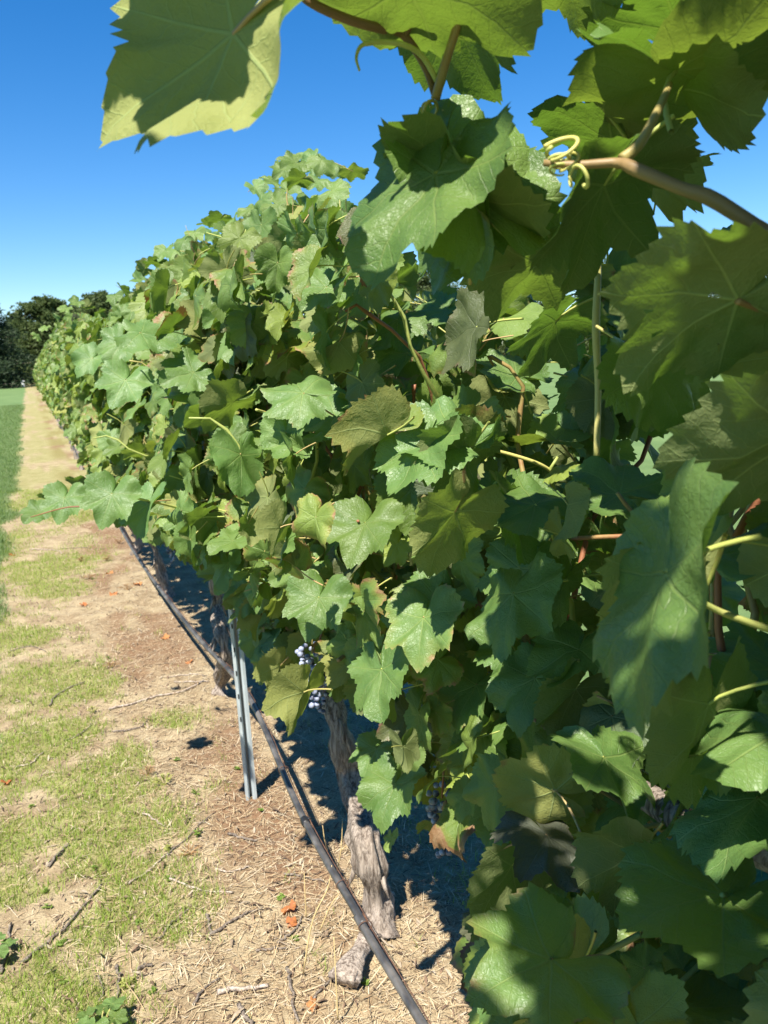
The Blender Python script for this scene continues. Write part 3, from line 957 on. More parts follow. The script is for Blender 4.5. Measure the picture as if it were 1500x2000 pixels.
# curtain beside the camera
H(1300, 1120, 1235, 1430, 500, 'T', 200, .16, 'p', (0, 0, 0))
H(1368, 1172, 1270, 1400, 400, 'U', 150, .15, 4, (0, .25, 0))
H(1385, 1080, 1320, 1000, 280, 'T', 200, .13, 3)
H(1210, 965, 1115, 900, 210, 'T', 150, .13, 0)
H(1045, 985, 912, 955, 200, 'T', 110, .13, 5)
H(1265, 1015, 1265, 1125, 180, 'T', 110, .12, 1)
H(910, 868, 825, 850, 170, 'U', 110, .12, 1, (.33, .35, 0))
H(880, 845, 752, 795, 200, 'T', 130, .13, 5)
H(830, 865, 765, 975, 200, 'T', 140, .13, 9, (.1, 0, 0))
H(912, 885, 830, 1015, 200, 'U', 140, .13, 3)
H(757, 850, 640, 915, 185, 'U', 80, .12, 10, (.3, .3, 0))
H(712, 1022, 672, 1100, 160, 'T', 150, .13, 'l', (.15, .1, 0))
H(985, 1000, 888, 1012, 170, 'U', 60, .12, 4)
H(1000, 990, 1055, 1095, 190, 'T', 130, .13, 1)
H(888, 1000, 805, 1155, 230, 'U', 150, .14, 5, (.1, .25, 0))
H(622, 1168, 590, 1256, 142, 'T', 132, .125, 'l')
H(827, 1207, 805, 1308, 172, 'T', 162, .13, 'l', (.27, .08, 0))
H(1002, 1160, 970, 1284, 220, 'T', 150, .14, 5, (.1, 0, 0))
H(795, 1140, 765, 1095, 90, 'T', 60, .10, 1)
H(745, 1308, 738, 1425, 165, 'T', 120, .13, 0)
H(930, 1338, 868, 1438, 150, 'T', 100, .125, 3, (.2, 0, 0))
H(985, 1292, 902, 1300, 140, 'U', 100, .12, 2, (.2, .6, 0))
H(1085, 1545, 952, 1498, 205, 'U', 165, .13, 'p', (.22, .5, 0))
H(1045, 1400, 965, 1430, 160, 'T', 90, .13, 3)
H(1195, 1400, 1095, 1508, 220, 'T', 140, .14, 2, (.12, 0, .6))
H(1385, 1375, 1325, 1620, 340, 'U', 180, .15, 'p', (.12, .18, 0))
H(1240, 1400, 1300, 1460, 200, 'U', 90, .13, 5, (.2, .6, 0))
H(1075, 1874, 922, 1925, 310, 'T', 270, .15, 'l', (.27, .02, .05))
H(1137, 1886, 1078, 2020, 260, 'U', 85, .14, 10, (.1, .35, 0))
H(1068, 1632, 1135, 1716, 210, 'T', 150, .13, 2, (.25, 0, .95))
H(1030, 1650, 965, 1735, 170, 'T', 90, .13, 1)
H(1410, 1748, 1225, 1800, 360, 'T', 260, .16, 'p')
H(1500, 1870, 1400, 1885, 230, 'T', 170, .13, 2, (.15, .85, 0))
H(1330, 1965, 1460, 2010, 260, 'T', 130, .14, 3, (.1, .2, 0))
H(1190, 1935, 1150, 2030, 200, 'U', 110, .13, 1, (.33, .3, 0))
H(771, 1532, 738, 1612, 140, 'T', 110, .125, 3)
H(735, 1462, 700, 1515, 110, 'T', 75, .11, 'l', (.15, 0, 0))
H(765, 1636, 758, 1664, 48, 'T', 26, .045, 0, (.1, .4, 0))
H(900, 1600, 842, 1715, 150, 'T', 75, .13, 11, (.55, .2, 0))
H(1000, 1690, 920, 1800, 210, 'U', 140, .14, 5)
H(1520, 1300, 1410, 1330, 270, 'T', 200, .14, 0)
H(1530, 1430, 1370, 1480, 360, 'T', 230, .15, 2)
H(1480, 1560, 1400, 1700, 330, 'T', 220, .15, 'p')
H(1250, 1660, 1180, 1760, 250, 'U', 160, .14, 3)
H(1180, 1480, 1250, 1600, 240, 'T', 150, .14, 7)
H(1045, 1325, 1000, 1420, 180, 'T', 140, .13, 3)
H(1125, 1345, 1075, 1440, 190, 'U', 140, .13, 5, (.1, .15, 0))
H(1015, 1285, 1065, 1370, 170, 'T', 130, .13, 2)
H(1130, 1270, 1085, 1350, 190, 'T', 140, .13, 9)
H(1265, 1560, 1215, 1640, 200, 'T', 130, .13, 0)
# the sunlit curtain
H(237, 668, 205, 725, 92, 'T', 80, .13, 0)
H(275, 650, 360, 672, 118, 'T', 75, .135, 5)
H(245, 742, 212, 792, 108, 'T', 100, .13, 'l')
H(377, 727, 308, 748, 112, 'T', 95, .13, 0)
H(180, 700, 142, 735, 72, 'T', 55, .12, 3)
H(218, 965, 190, 1032, 118, 'T', 112, .13, 'l')
H(126, 972, 108, 1022, 90, 'T', 82, .12, 'l')
H(76, 998, 38, 1025, 62, 'T', 52, .10, 0)
H(150, 950, 128, 930, 50, 'U', 30, .09, 4)
H(95, 975, 62, 962, 40, 'U', 26, .08, 4)
H(290, 985, 240, 1082, 115, 'T', 70, .13, 1)
H(470, 888, 478, 996, 135, 'T', 112, .13, 5)
H(450, 985, 405, 1040, 95, 'T', 75, .12, 2, (.38, .5, 0))
H(455, 785, 365, 850, 125, 'U', 85, .13, 3, (.05, .2, 0))
H(592, 768, 492, 745, 150, 'T', 100, .13, 2, (.2, .05, 0))
H(480, 765, 430, 800, 95, 'T', 70, .12, 0)
H(655, 815, 566, 850, 140, 'T', 95, .13, 9)
H(640, 905, 592, 938, 80, 'T', 55, .11, 1, (0, .2, 0))
H(594, 1352, 530, 1452, 142, 'U', 95, .125, 's', (.05, .45, 0))
H(580, 1345, 590, 1310, 70, 'T', 60, .10, 1)
H(548, 1300, 505, 1362, 95, 'U', 55, .115, 1, (.1, .4, 0))
H(515, 1195, 480, 1262, 95, 'U', 48, .115, 10, (.2, .4, 0))
H(445, 1100, 432, 1172, 92, 'T', 48, .115, 0)
H(585, 1200, 535, 1235, 85, 'T', 60, .11, 9)
H(605, 1255, 570, 1315, 95, 'U', 62, .11, 3, (.1, .25, 0))
H(985, 622, 1085, 590, 150, 'T', 60, .13, 5, (0, .25, 0))
H(1085, 628, 990, 735, 210, 'U', 130, .135, 2)
H(1010, 735, 910, 680, 150, 'T', 80, .12, 0)
H(1125, 660, 1110, 735, 120, 'T', 70, .12, 3)
H(1087, 860, 962, 838, 160, 'T', 70, .125, 1, (0, .3, 0))
H(1130, 745, 1095, 860, 165, 'T', 70, .13, 7)
H(870, 605, 790, 640, 110, 'T', 65, .12, 0)
H(775, 625, 680, 710, 130, 'T', 80, .13, 2)
H(795, 690, 705, 735, 130, 'T', 70, .13, 3)
H(560, 590, 520, 560, 90, 'T', 60, .12, 1)
H(510, 440, 505, 495, 90, 'T', 70, .13, 0)
H(610, 310, 575, 340, 60, 'T', 50, .10, 2)

# ragged skyline of shoot tips
_g = np.random.default_rng(91)
for px, py in ((688, 332), (655, 322), (628, 312), (600, 300), (578, 318), (556, 330), (588, 350), (620, 352), (648, 372), (560, 372), (528, 352), (498, 366), (510, 392), (486, 410), (540, 400), (575, 400), (610, 395),
               (452, 432), (428, 428), (402, 436), (415, 462), (380, 455), (360, 470), (345, 488), (322, 492), (305, 512), (283, 524), (268, 545), (238, 566), (224, 578), (250, 590), (300, 545), (340, 525), (375, 500),
               (470, 470), (440, 490), (520, 440), (150, 590), (128, 602), (172, 598), (192, 612), (140, 618), (205, 630), (110, 618), (88, 640), (72, 655)):
    G = np.interp(px, [60, 250, 450, 700], [20, 38, 50, 64])*_g.uniform(.8, 1.15)
    a = _g.uniform(0, 6.28)
    H(px, py, px+.5*G*math.cos(a), py+.5*G*abs(math.sin(a)), G, 'T' if _g.random() < .75 else 'U', G*_g.uniform(.5, .95), .10, int(_g.integers(0, 10)), (0, _g.uniform(0, .25), 0), reserve=False)

# ---- the mass of the curtain --------------------------------------------------
def allowed(p, S):
    x, y, w = proj(p)
    if w < .05: return True
    m = .34*S*FPX/w
    if not (-150 < x < 1650 and -150 < y < 2150): return True
    if y - m < np.interp(x, SKY_LINE[:, 0], SKY_LINE[:, 1]): return False
    if x < 935 and y + m > np.interp(x, LOW_LINE[:, 0], LOW_LINE[:, 1]): return False
    for hx, hy, hr, hd in hero_disc:
        if w < hd+.03 and (x-hx)**2+(y-hy)**2 < (hr+.8*m)**2: return False
    return True
def front_half(z, y):
    """half width of the leaf curtain at height z"""
    n = fbm(y*.9+3, z*1.3, 3)
    prof = np.interp(z, [.3, .6, .9, 1.3, 1.65, 1.95, 2.25, 2.5], [.10, .20, .30, .38, .38, .28, .15, .05])
    return prof*(.35+1.3*n)

LIT = []
for px, py, d, r in ((1015, 1520, 1.06, .05), (965, 1940, .81, .035), (820, 1220, 1.27, .09), (600, 1180, 1.55, .07), (690, 1040, 1.36, .08), (1440, 1880, .95, .03), (1260, 1420, 1.0, .01),
                     (810, 810, 1.09, .08), (975, 955, 1.09, .06), (865, 865, 1.18, .06), (475, 940, 1.61, .08), (210, 975, 1.85, .08), (820, 1120, 1.02, .05), (1170, 580, .54, .02), (1030, 610, 1.45, .06),
                     (570, 1400, 1.47, .06), (610, 840, 1.55, .06), (540, 770, 1.45, .07), (735, 1360, 1.32, .06), (745, 1570, 1.5, .06), (690, 1560, 2.05, .05), (1265, 1060, 1.1, .05)):
    LIT.append((pix(px, py, d), r))
def blocks_sun(p, S):
    for c, r in LIT:
        v = p-c; t = v @ SUN
        if t > .05 and np.linalg.norm(v-SUN*t) < r+.30*S: return True
    return False
def add_random_leaf(k, g, lod):
    yk = VINE_Y[k]
    y = yk + g.uniform(-.97, .97)
    gz = float(ground_z(0, y))
    topz = 2.26 + .40*(fbm(y*1.1, 3.3, 3)-.5)*2 + (.12 if k > 4 else 0)
    lowz = .72 + .25*(fbm(y*1.9, 8.3, 2)-.5)*2
    if k == 0: lowz = .25
    z = g.uniform(lowz, topz) if g.random() < .86 else g.uniform(topz-.3, topz+.06)
    hw = float(front_half(z, y))
    u = g.random()
    if u < .60: side, dep = -1, g.random()**1.7           # lane side
    elif u < .80: side, dep = 1, g.random()**1.7
    else: side, dep = (-1 if g.random() < .5 else 1), g.uniform(.6, 1)
    off = hw*(1-dep*.9)+g.normal(0, .02)
    x = ROW_X + side*off
    p = np.array([x, y, z+gz])
    S = np.clip(g.normal(.104, .024), .055, .155)*(1.0 if z < topz-.25 else .8)
    d = np.linalg.norm(p-EYE)
    if d < .55: return
    px, py, w = proj(p)
    if w > 0:
        S = min(S, np.interp(px, [0, 300, 600, 900, 1100, 1500], [85, 100, 112, 165, 240, 420])*w/FPX)
        if S < .05: return
    out = np.array([side*1.0, 0, 0])
    n = out*g.uniform(.2, 1.0) + np.array([0, 0, 1.0])*g.uniform(.0, .9) + g.normal(0, .5, 3) + SUN*.45
    tip = np.array([side*.55, 0, -1.0]) + g.normal(0, .55, 3)
    if g.random() < .13: n = -n
    sen = g.random()
    ten = (max(0, g.normal(.06, .10)) if sen < .72 else g.uniform(.2, .37), (g.uniform(0, .2) if g.random() < .68 else g.uniform(.2, .6)), .7 if g.random() < .03 else 0)
    M = frame(tip, n, p, S)
    if not allowed(p + M[:3, 1]*.18, S): return
    px, py, w = proj(p)
    if k < 3 and blocks_sun(p + M[:3, 1]*.18, S): return
    infr = w > 0 and -60 < px < 1560 and -60 < py < 2060
    key = d + (0 if side < 0 else 3.0) + (0 if infr else 6.0) + .9*dep
    leaf_lists[k].append((key, (lod, int(g.integers(0, 12))), M, ten))

for k in range(len(VINE_Y)):
    g = np.random.default_rng(2000+k)
    n = {0: 3200, 1: 4000, 2: 2600, 3: 1900}.get(k, 1300 if k < 8 else 700)
    for _ in range(n): add_random_leaf(k, g, 'mid' if k < 5 else 'far')

# leaves of the shoots that arch above the photographer, out of the picture, shading the near curtain
def add_overhead():
    g = np.random.default_rng(77)
    c = 0
    while c < 420:
        p = np.array([g.uniform(-.45, .65), g.uniform(-.85, .22), g.uniform(1.95, 2.45)])
        p[2] -= .12*max(0, -p[0])
        x, y, w = proj(p)
        S = g.uniform(.10, .15)
        if w > 0 and -120 < x < 1620 and y > -170 and y < 2100: continue
        if blocks_sun(p, S): continue
        n = np.array([0, 0, 1.0])+g.normal(0, .35, 3)
        M = frame(g.normal(0, 1, 3)+np.array([-.6, 0, -.4]), n, p, S)
        leaf_lists[0].append((8.0, ('mid', int(g.integers(0, 12))), M, (max(0, g.normal(.05, .1)), g.uniform(0, .2), 0)))
        c += 1
add_overhead()
_g = np.random.default_rng(123)
for i in range(12):
    y0, y1 = _g.uniform(-.6, .25), _g.uniform(-.8, .15); x1 = _g.uniform(-.4, .3)
    P = spline([(ROW_X, y0, 1.02), (ROW_X-.02, y0, 1.6), (ROW_X-.12, (y0+y1)/2, 2.15), ((ROW_X+x1)/2-.05, y1, 2.36), (x1, y1-.05, 2.2)], 30)
    V, T = tube(P-vines[0][1], np.linspace(.0045, .0015, 30), 6)
    link('cane', mesh_from('cane', V, T, None, None, (CANE,)), vines[0][0])

stuff_count = 0
for k, (root, base) in enumerate(vines):
    L = sorted(leaf_lists[k], key=lambda t: t[0])
    nobj = 300 if k < 11 else 0
    B = np.eye(4); B[:3, 3] = -base
    for key, m, M, ten in L[:nobj]:
        if isinstance(m, tuple):
            lod, v = m
            d = np.linalg.norm(M[:3, 3]-EYE)
            me = LM['hero' if d < 2.5 else lod][v]
        else: me = m
        o = bpy.data.objects.new('leaf', me); coll.objects.link(o); o.parent = root
        o.matrix_basis = Matrix((B @ M).tolist())
        o.color = (*ten, 1.0)
    rest = L[nobj:]
    if not rest: continue
    Vs, Ts, UVs, Es, Tn, Rn, Mi, off = [], [], [], [], [], [], [], 0
    for key, m, M, ten in rest:
        if not isinstance(m, tuple): m = ('mid', 0)
        A = LV[m[0]][m[1]]
        M2 = B @ M
        V = A['V'] @ M2[:3, :3].T + M2[:3, 3]
        Vs.append(V); Ts.append(A['T']+off); UVs.append(A['uv']); Es.append(A['edge']); Mi.append(A['mi'])
        Tn.append(np.tile(ten, (len(V), 1))); Rn.append(np.full(len(V), random.random())); off += len(V)
    me = mesh_from('foliage', np.vstack(Vs), np.vstack(Ts), np.vstack(UVs),
                   {'edge': np.concatenate(Es), 'tint': np.vstack(Tn), 'rnd': np.concatenate(Rn)}, (LEAF, PETIOLE), np.concatenate(Mi))
    o = link('foliage', me, root); o['kind'] = 'stuff'; o.color = (0, 0, 0, 1)

# ---- hand-placed stems, stalks and tendrils ------------------------------------
def stem(pts, r, mat, name='cane', n=24, k=None, seg=8):
    P = spline([pix(*p) for p in pts], n)
    k = vine_of(P[:, 1].mean()) if k is None else k
    root, base = vines[k]
    s = np.linspace(0, 1, n)
    rr = np.interp(s, np.linspace(0, 1, len(r)), r) if hasattr(r, '__len__') else np.full(n, r)
    V, T = tube(P-base, rr, seg)
    return link(name, mesh_from(name, V, T, None, None, (mat,)), root)
stem([(1640, 520, .52), (1500, 455, .52), (1390, 388, .525), (1330, 368, .53), (1240, 330, .54), (1205, 318, .55), (1130, 322, .555), (1062, 318, .56)], [.0046, .0044, .005, .0040, .0045, .0032, .0026, .0022], CANE_BROWN, k=0)
stem([(1215, 312, .55), (1250, 280, .55), (1288, 210, .56), (1308, 165, .60)], [.0042, .0030, .0022], CANE, k=0)
stem([(540, -60, .60), (600, 0, .60), (680, 38, .61), (752, 58, .62), (790, 70, .63), (830, 130, .64), (850, 190, .65)], [.0032, .0034, .0036, .0032, .0030, .0024], CANE_BROWN, k=0)
stem([(470, 48, .59), (505, 14, .60), (545, -40, .62)], [.0022, .0026], CANE_GREEN, 'petiole', k=0)
stem([(850, 195, .64), (868, 130, .63), (890, 60, .62), (915, -30, .60)], [.0036, .0032, .0032], CANE, 'petiole', k=0)
stem([(790, 70, .63), (810, 30, .62), (830, -20, .61)], [.0028, .003], CANE_BROWN, k=0)
stem([(855, 160, .64), (825, 110, .63), (790, 88, .62), (745, 82, .615), (708, 88, .61), (696, 112, .61), (702, 138, .61)], [.0022, .002, .0020, .0018, .0012, .0009], TENDRIL, 'tendril', 40, 0)
def curl(cx, cy, d, r, turns, seed):
    g = np.random.default_rng(seed)
    n = 60; t = np.linspace(0, 1, n); a = t*turns*2*math.pi + g.random()*6
    C = pix(cx, cy, d); ax = g.normal(0, 1, 3); ax /= np.linalg.norm(ax)
    u = np.cross(ax, [.3, .2, .9]); u /= np.linalg.norm(u); v = np.cross(ax, u)
    rr = r*(1-.45*t)
    P = C + np.cos(a)[:, None]*u*rr[:, None] + np.sin(a)[:, None]*v*rr[:, None] + ax*(t-.5)[:, None]*r*1.8
    root, base = vines[0]
    V, T = tube(P-base, .0016-.0009*t, 6)
    link('tendril', mesh_from('tendril', V, T, None, None, (TENDRIL,)), root)
curl(1105, 305, .555, .011, 2.2, 1); curl(1090, 318, .56, .008, 2.6, 2); curl(1125, 345, .55, .008, 1.4, 3); curl(840, 215, .65, .008, 2.0, 4)
stem([(1165, 400, .95), (1168, 520, .95), (1164, 640, .95), (1168, 760, .96), (1165, 890, .96)], [.0034, .0036, .0046, .0036, .0036], CANE_GREEN, k=0)
stem([(1440, 588, .54), (1475, 600, .55), (1540, 625, .56)], [.0022, .0028], CANE, 'petiole', k=0)
stem([(1368, 1175, .60), (1420, 1200, .61), (1520, 1235, .62)], [.0022, .0028], CANE_GREEN, 'petiole', k=0)
stem([(1137, 1886, .90), (1180, 1862, .90), (1250, 1825, .91)], [.0028, .0036], CANE_GREEN, 'petiole', k=0)
stem([(1115, 1052, 1.0), (1200, 1048, 1.0), (1300, 1048, 1.0), (1380, 1075, 1.0), (1520, 1110, 1.0)], [.0026, .003, .0034], CANE, 'cane', k=0)
stem([(1205, 962, 1.0), (1235, 1000, 1.0), (1290, 1045, 1.0)], [.0022, .003], CANE, 'petiole', k=0)
stem([(912, 872, 1.18), (975, 882, 1.2), (1050, 905, 1.22), (1090, 930, 1.25)], [.0024, .003], TENDRIL, 'petiole', k=0)
stem([(1080, 1545, 1.06), (1140, 1530, 1.08), (1200, 1560, 1.1), (1290, 1620, 1.1), (1310, 1635, 1.1)], [.0022, .003, .0036], CANE, 'cane', k=0)
stem([(1185, 1620, 1.0), (1240, 1620, 1.02), (1300, 1605, 1.03)], [.0028, .003], CANE_GREEN, 'petiole', k=0)
stem([(1280, 1960, .9), (1350, 1900, .92), (1430, 1820, .95)], [.0028, .003], CANE_GREEN, 'cane', k=0)
stem([(1410, 1748, .74), (1440, 1755, .76), (1490, 1750, .8)], [.0022, .0026], CANE_GREEN, 'petiole', k=0)
stem([(600, 985, 2.1), (640, 1000, 2.1), (700, 1018, 1.36)], [.002, .0022], CANE, 'petiole')
stem([(262, 972, 1.85), (320, 985, 1.95), (380, 1000, 2.05), (430, 1010, 2.15)], [.0024, .003, .0036], TENDRIL)
stem([(60, 1010, 2.15), (125, 992, 2.1), (170, 988, 2.0), (262, 973, 1.86)], [.0012, .0018, .0024], CANE)
stem([(500, 800, 1.7), (540, 812, 1.75), (590, 825, 1.8)], [.0026, .003], TENDRIL, 'petiole')
stem([(495, 885, 1.7), (540, 892, 1.75), (575, 890, 1.8)], [.0026, .003], TENDRIL, 'petiole')
stem([(660, 1172, 1.5), (690, 1180, 1.52), (722, 1200, 1.6), (740, 1212, 1.7)], [.002, .0026], CANE, 'petiole')
stem([(575, 520, 2.6), (572, 440, 2.6), (560, 380, 2.6), (585, 330, 2.6), (640, 315, 2.6), (690, 335, 2.6)], [.003, .0025, .0015, .001], CANE)
stem([(385, 560, 3.4), (380, 490, 3.4), (362, 440, 3.4)], [.003, .002, .001], CANE)
stem([(660, 1290, 1.62), (690, 1270, 1.66), (740, 1255, 1.75)], [.0040, .0046, .005], CANE_BROWN)

# ---- grape bunches --------------------------------------------------------------
def grape_material():
    N = NT('grape_skin'); c = N.coord()
    bl = N.noise(60.0, 3.0, c)
    N.set(color=N.mix(N.ss(bl, .30, .62), (.018, .018, .040), (.30, .33, .44)), rough=.55, spec=.3)
    return N.m
GRAPE = grape_material()
def bunch(px, py, X, k, n=46, L=.13, seed=0):
    g = np.random.default_rng(seed)
    C = pix_x(px, py, X); root, base = vines[k]
    ico_u, ico_v = 8, 6
    parts = []
    pts = []
    tries = 0
    while len(pts) < n and tries < 4000:
        tries += 1
        t = g.random(); R = .034*(1-.75*t)*(.4+.6*g.random()**.5)
        a = g.random()*6.28
        p = C+np.array([R*math.cos(a), R*math.sin(a), L*(.5-t)])
        if all(np.linalg.norm(p-q) > .0105 for q in pts): pts.append(p)
    for p in pts:
        r = g.uniform(.0058, .0072)
        s = np.linspace(-1, 1, 6)*.999
        V, T = tube(np.stack([0*s, 0*s, s*r], 1)+p-base, r*np.sqrt(1-s*s)+1e-5, 8)
        parts.append((V, T))
    stalk = tube(np.array([C+[0, 0, L*.4]-base, C+[.005, 0, L*.8]-base, C+[.03, .01, L*1.2]-base]), .002, 5)
    V, T = join(parts)
    b = link('grape_bunch', mesh_from('grape_bunch', V, T, None, None, (GRAPE,)), root)
    link('bunch_stalk', mesh_from('bunch_stalk', *stalk, None, None, (CANE,)), b)
for i, (px, py, X, k) in enumerate(((328, 1052, .50, 3), (335, 1070, .54, 3), (524, 1085, .52, 2), (560, 1110, .56, 2), (612, 1322, .50, 1), (626, 1335, .53, 1), (660, 1105, .6, 1), (865, 1610, .62, 1), (480, 1120, .58, 2))):
    bunch(px, py, X, k, seed=40+i)

# ------------------------------------------------------------------ things lying on the strip
WOOD = make_bark_material('weathered_wood', 1.35)
def build_wood_chunk():
    p = pix_ground(690, 1885)
    root = empty('wood_chunk', (p[0], p[1], 0))
    n = 22
    a, b = pix_ground(672, 1925)-p, pix_ground(718, 1838)-p
    ax = (b-a); L = np.linalg.norm(ax)
    s = np.linspace(0, 1, n)
    P = a + ax*s[:, None] + np.stack([0*s, 0*s, .014+.006*np.sin(s*5)], 1)
    V, T = tube(P, .034+.006*np.sin(s*6+1)-.012*s, 26)
    c = np.repeat(P, 26, 0); d = V[:n*26]-c
    j = np.tile(np.arange(26), n); i = np.repeat(np.arange(n), 26)
    f = .30*(fbm(j*.8, s[i]*5, 3)-.5)*2 + .12*np.sin(j*.5)
    V[:n*26] = c+d*(1+f)[:, None]*np.array([1, 1, .55])
    link('log', mesh_from('log', V, T, None, None, (WOOD,)), root)
    tag(root, 'weathered grey chunk of vine wood lying under the drip hose', 'wood')
build_wood_chunk()

TWIG = make_bark_material('twig_bark', .8)
TWIG_PALE = make_bark_material('twig_pale', 1.7)
def twig(pts, r, label, group=None, pale=False):
    P0 = np.array([pix_ground(*q) for q in pts])
    P = spline(P0, 14) if len(P0) > 1 else P0
    g = np.random.default_rng(int(P0[0, 0]*1e4) % 9999)
    P[:, :2] += g.normal(0, .0022, (14, 2))
    P[:, 2] = land_z(P[:, 0], P[:, 1])+r*1.1+.002+.002*g.random(14)
    o0 = np.array([P[:, 0].mean(), P[:, 1].mean(), 0])
    V, T = tube(P-o0, r*(1-.35*np.linspace(0, 1, 14))*(1+.25*g.random(14)), 6)
    o = link('twig', mesh_from('twig', V, T, None, None, (TWIG_PALE if pale else TWIG,)))
    o.location = o0
    tag(o, label, 'twig', group)
twig([(42, 1885), (70, 1860), (110, 1825), (150, 1785), (178, 1755), (200, 1730)], .0042, 'long crooked dry twig lying across the lime-green grass patch')
twig([(212, 1380), (260, 1372), (300, 1362), (350, 1352), (400, 1330)], .0042, 'long pale bent prune cutting lying below the brown mulch', pale=True)
twig([(228, 1880), (230, 1910), (224, 1955)], .0042, 'short dark upright-lying stick next to a pale yellow weed')
twig([(96, 1698), (112, 1680), (134, 1655)], .0045, 'dark straight twig by the edge of the sprouting grass')
twig([(95, 1378), (120, 1350), (165, 1330)], .0048, 'thick dark twig on bare soil near the round yellow weed')
twig([(278, 1596), (300, 1602), (322, 1616)], .0032, 'small bleached curved stick on green sprouts', pale=True)
twig([(430, 1935), (470, 1925), (522, 1915)], .006, 'bleached flat splinter of wood on the straw', pale=True)
twig([(268, 1888), (285, 1880), (296, 1882)], .0045, 'black curled tendril stub beside a yellow weed')
twig([(466, 1960), (480, 1980), (498, 2004)], .0055, 'blunt brown stick end poking from the straw')
twig([(555, 1703), (600, 1708), (645, 1718)], .0028, 'thin reddish prune cutting beside the hose shadow')
for i, pts in enumerate((((310, 1825), (340, 1795), (372, 1770)), ((410, 1820), (460, 1790), (515, 1762)), ((405, 1780), (408, 1800), (412, 1815)), ((500, 1846), (530, 1842), (560, 1844)),
                         ((320, 1668), (360, 1640), (420, 1585)), ((380, 1960), (395, 1930), (430, 1900)), ((610, 1940), (630, 1920), (650, 1905)), ((190, 1900), (200, 1920), (196, 1950)),
                         ((125, 1445), (160, 1430), (180, 1410)), ((30, 1500), (60, 1490), (85, 1470)), ((20, 1270), (60, 1262), (90, 1270)), ((60, 1070), (110, 1075), (120, 1082)), ((120, 1072), (170, 1070), (205, 1072)),
                         ((0, 1900), (10, 1860), (22, 1800)), ((330, 1720), (390, 1735), (455, 1738)), ((560, 1880), (570, 1930), (580, 1990)), ((420, 1690), (450, 1700), (490, 1690)), ((250, 1730), (290, 1700), (330, 1665)),
                         ((330, 1318), (370, 1316), (402, 1317)), ((340, 1330), (380, 1332), (410, 1330)), ((220, 1430), (270, 1420), (290, 1400)), ((445, 1620), (470, 1630), (500, 1640)), ((540, 1830), (575, 1812), (590, 1780)))):
    twig(pts, random.uniform(.0022, .0042), 'thin dry prune cutting lying in the straw of the bare strip', 'prune cuttings on the strip', random.random() < .3)

def litter_material():
    N = NT('fallen_leaf'); c = N.coord('UV')
    oi = N.n.new('ShaderNodeObjectInfo')
    f = N.noise(5.0, 3.0, c)
    col = N.mix(N.ss(f, .35, .65), (.42, .155, .045), (.30, .11, .05))
    col = N.mix(oi.outputs['Random'], col, N.mix(.6, col, (.50, .24, .09)))
    N.set(color=col, rough=.7, spec=.2, normal=N.bump(N.noise(20.0, 2.0, c), .5, .004))
    translucent_mix(N, (.5, .16, .03), .2)
    return N.m
LITTER = litter_material()
lit_mesh = []
for i in range(3):
    A = leaf_arrays(400+i, teeth=16, rings=(.5, 1.0), fold=(.5, -.4, .3)[i], droop=(1.5, -1.2, 2.0)[i], wave=.10, lobe=.8, pet=.6, petseg=3)
    lit_mesh.append(mesh_from('fallen_leaf', A['V'], A['T'], A['uv'], {'edge': A['edge']}, (LITTER, LITTER), A['mi']))
for i, (px, py, S, lab) in enumerate(((567, 1770, .050, 'curled orange fallen leaf lying beside the drip hose shadow'), (614, 1950, .036, 'small bright orange fallen leaf next to the wood chunk'),
                                     (568, 1797, .035, 'dull red-brown fallen leaf just below the curled orange one'), (12, 1530, .045, 'orange-brown fallen leaf at the edge of the lane grass'),
                                     (213, 1118, .06, None), (222, 1160, .06, None), (162, 1180, .05, None), (24, 1083, .06, None), (322, 1245, .05, None), (268, 1140, .06, None), (368, 1290, .045, None))):
    p = pix_ground(px, py)
    o = link('fallen_leaf', lit_mesh[i % 3])
    o.location = (p[0], p[1], float(land_z(p[0], p[1]))+.008)
    o.rotation_euler = (random.uniform(-.3, .3), random.uniform(-.3, .3), random.uniform(0, 6.28)); o.scale = (S,)*3
    tag(o, lab or 'orange dried leaf on the brown mulch toward the far end of the hose', 'leaf', 'fallen orange leaves')

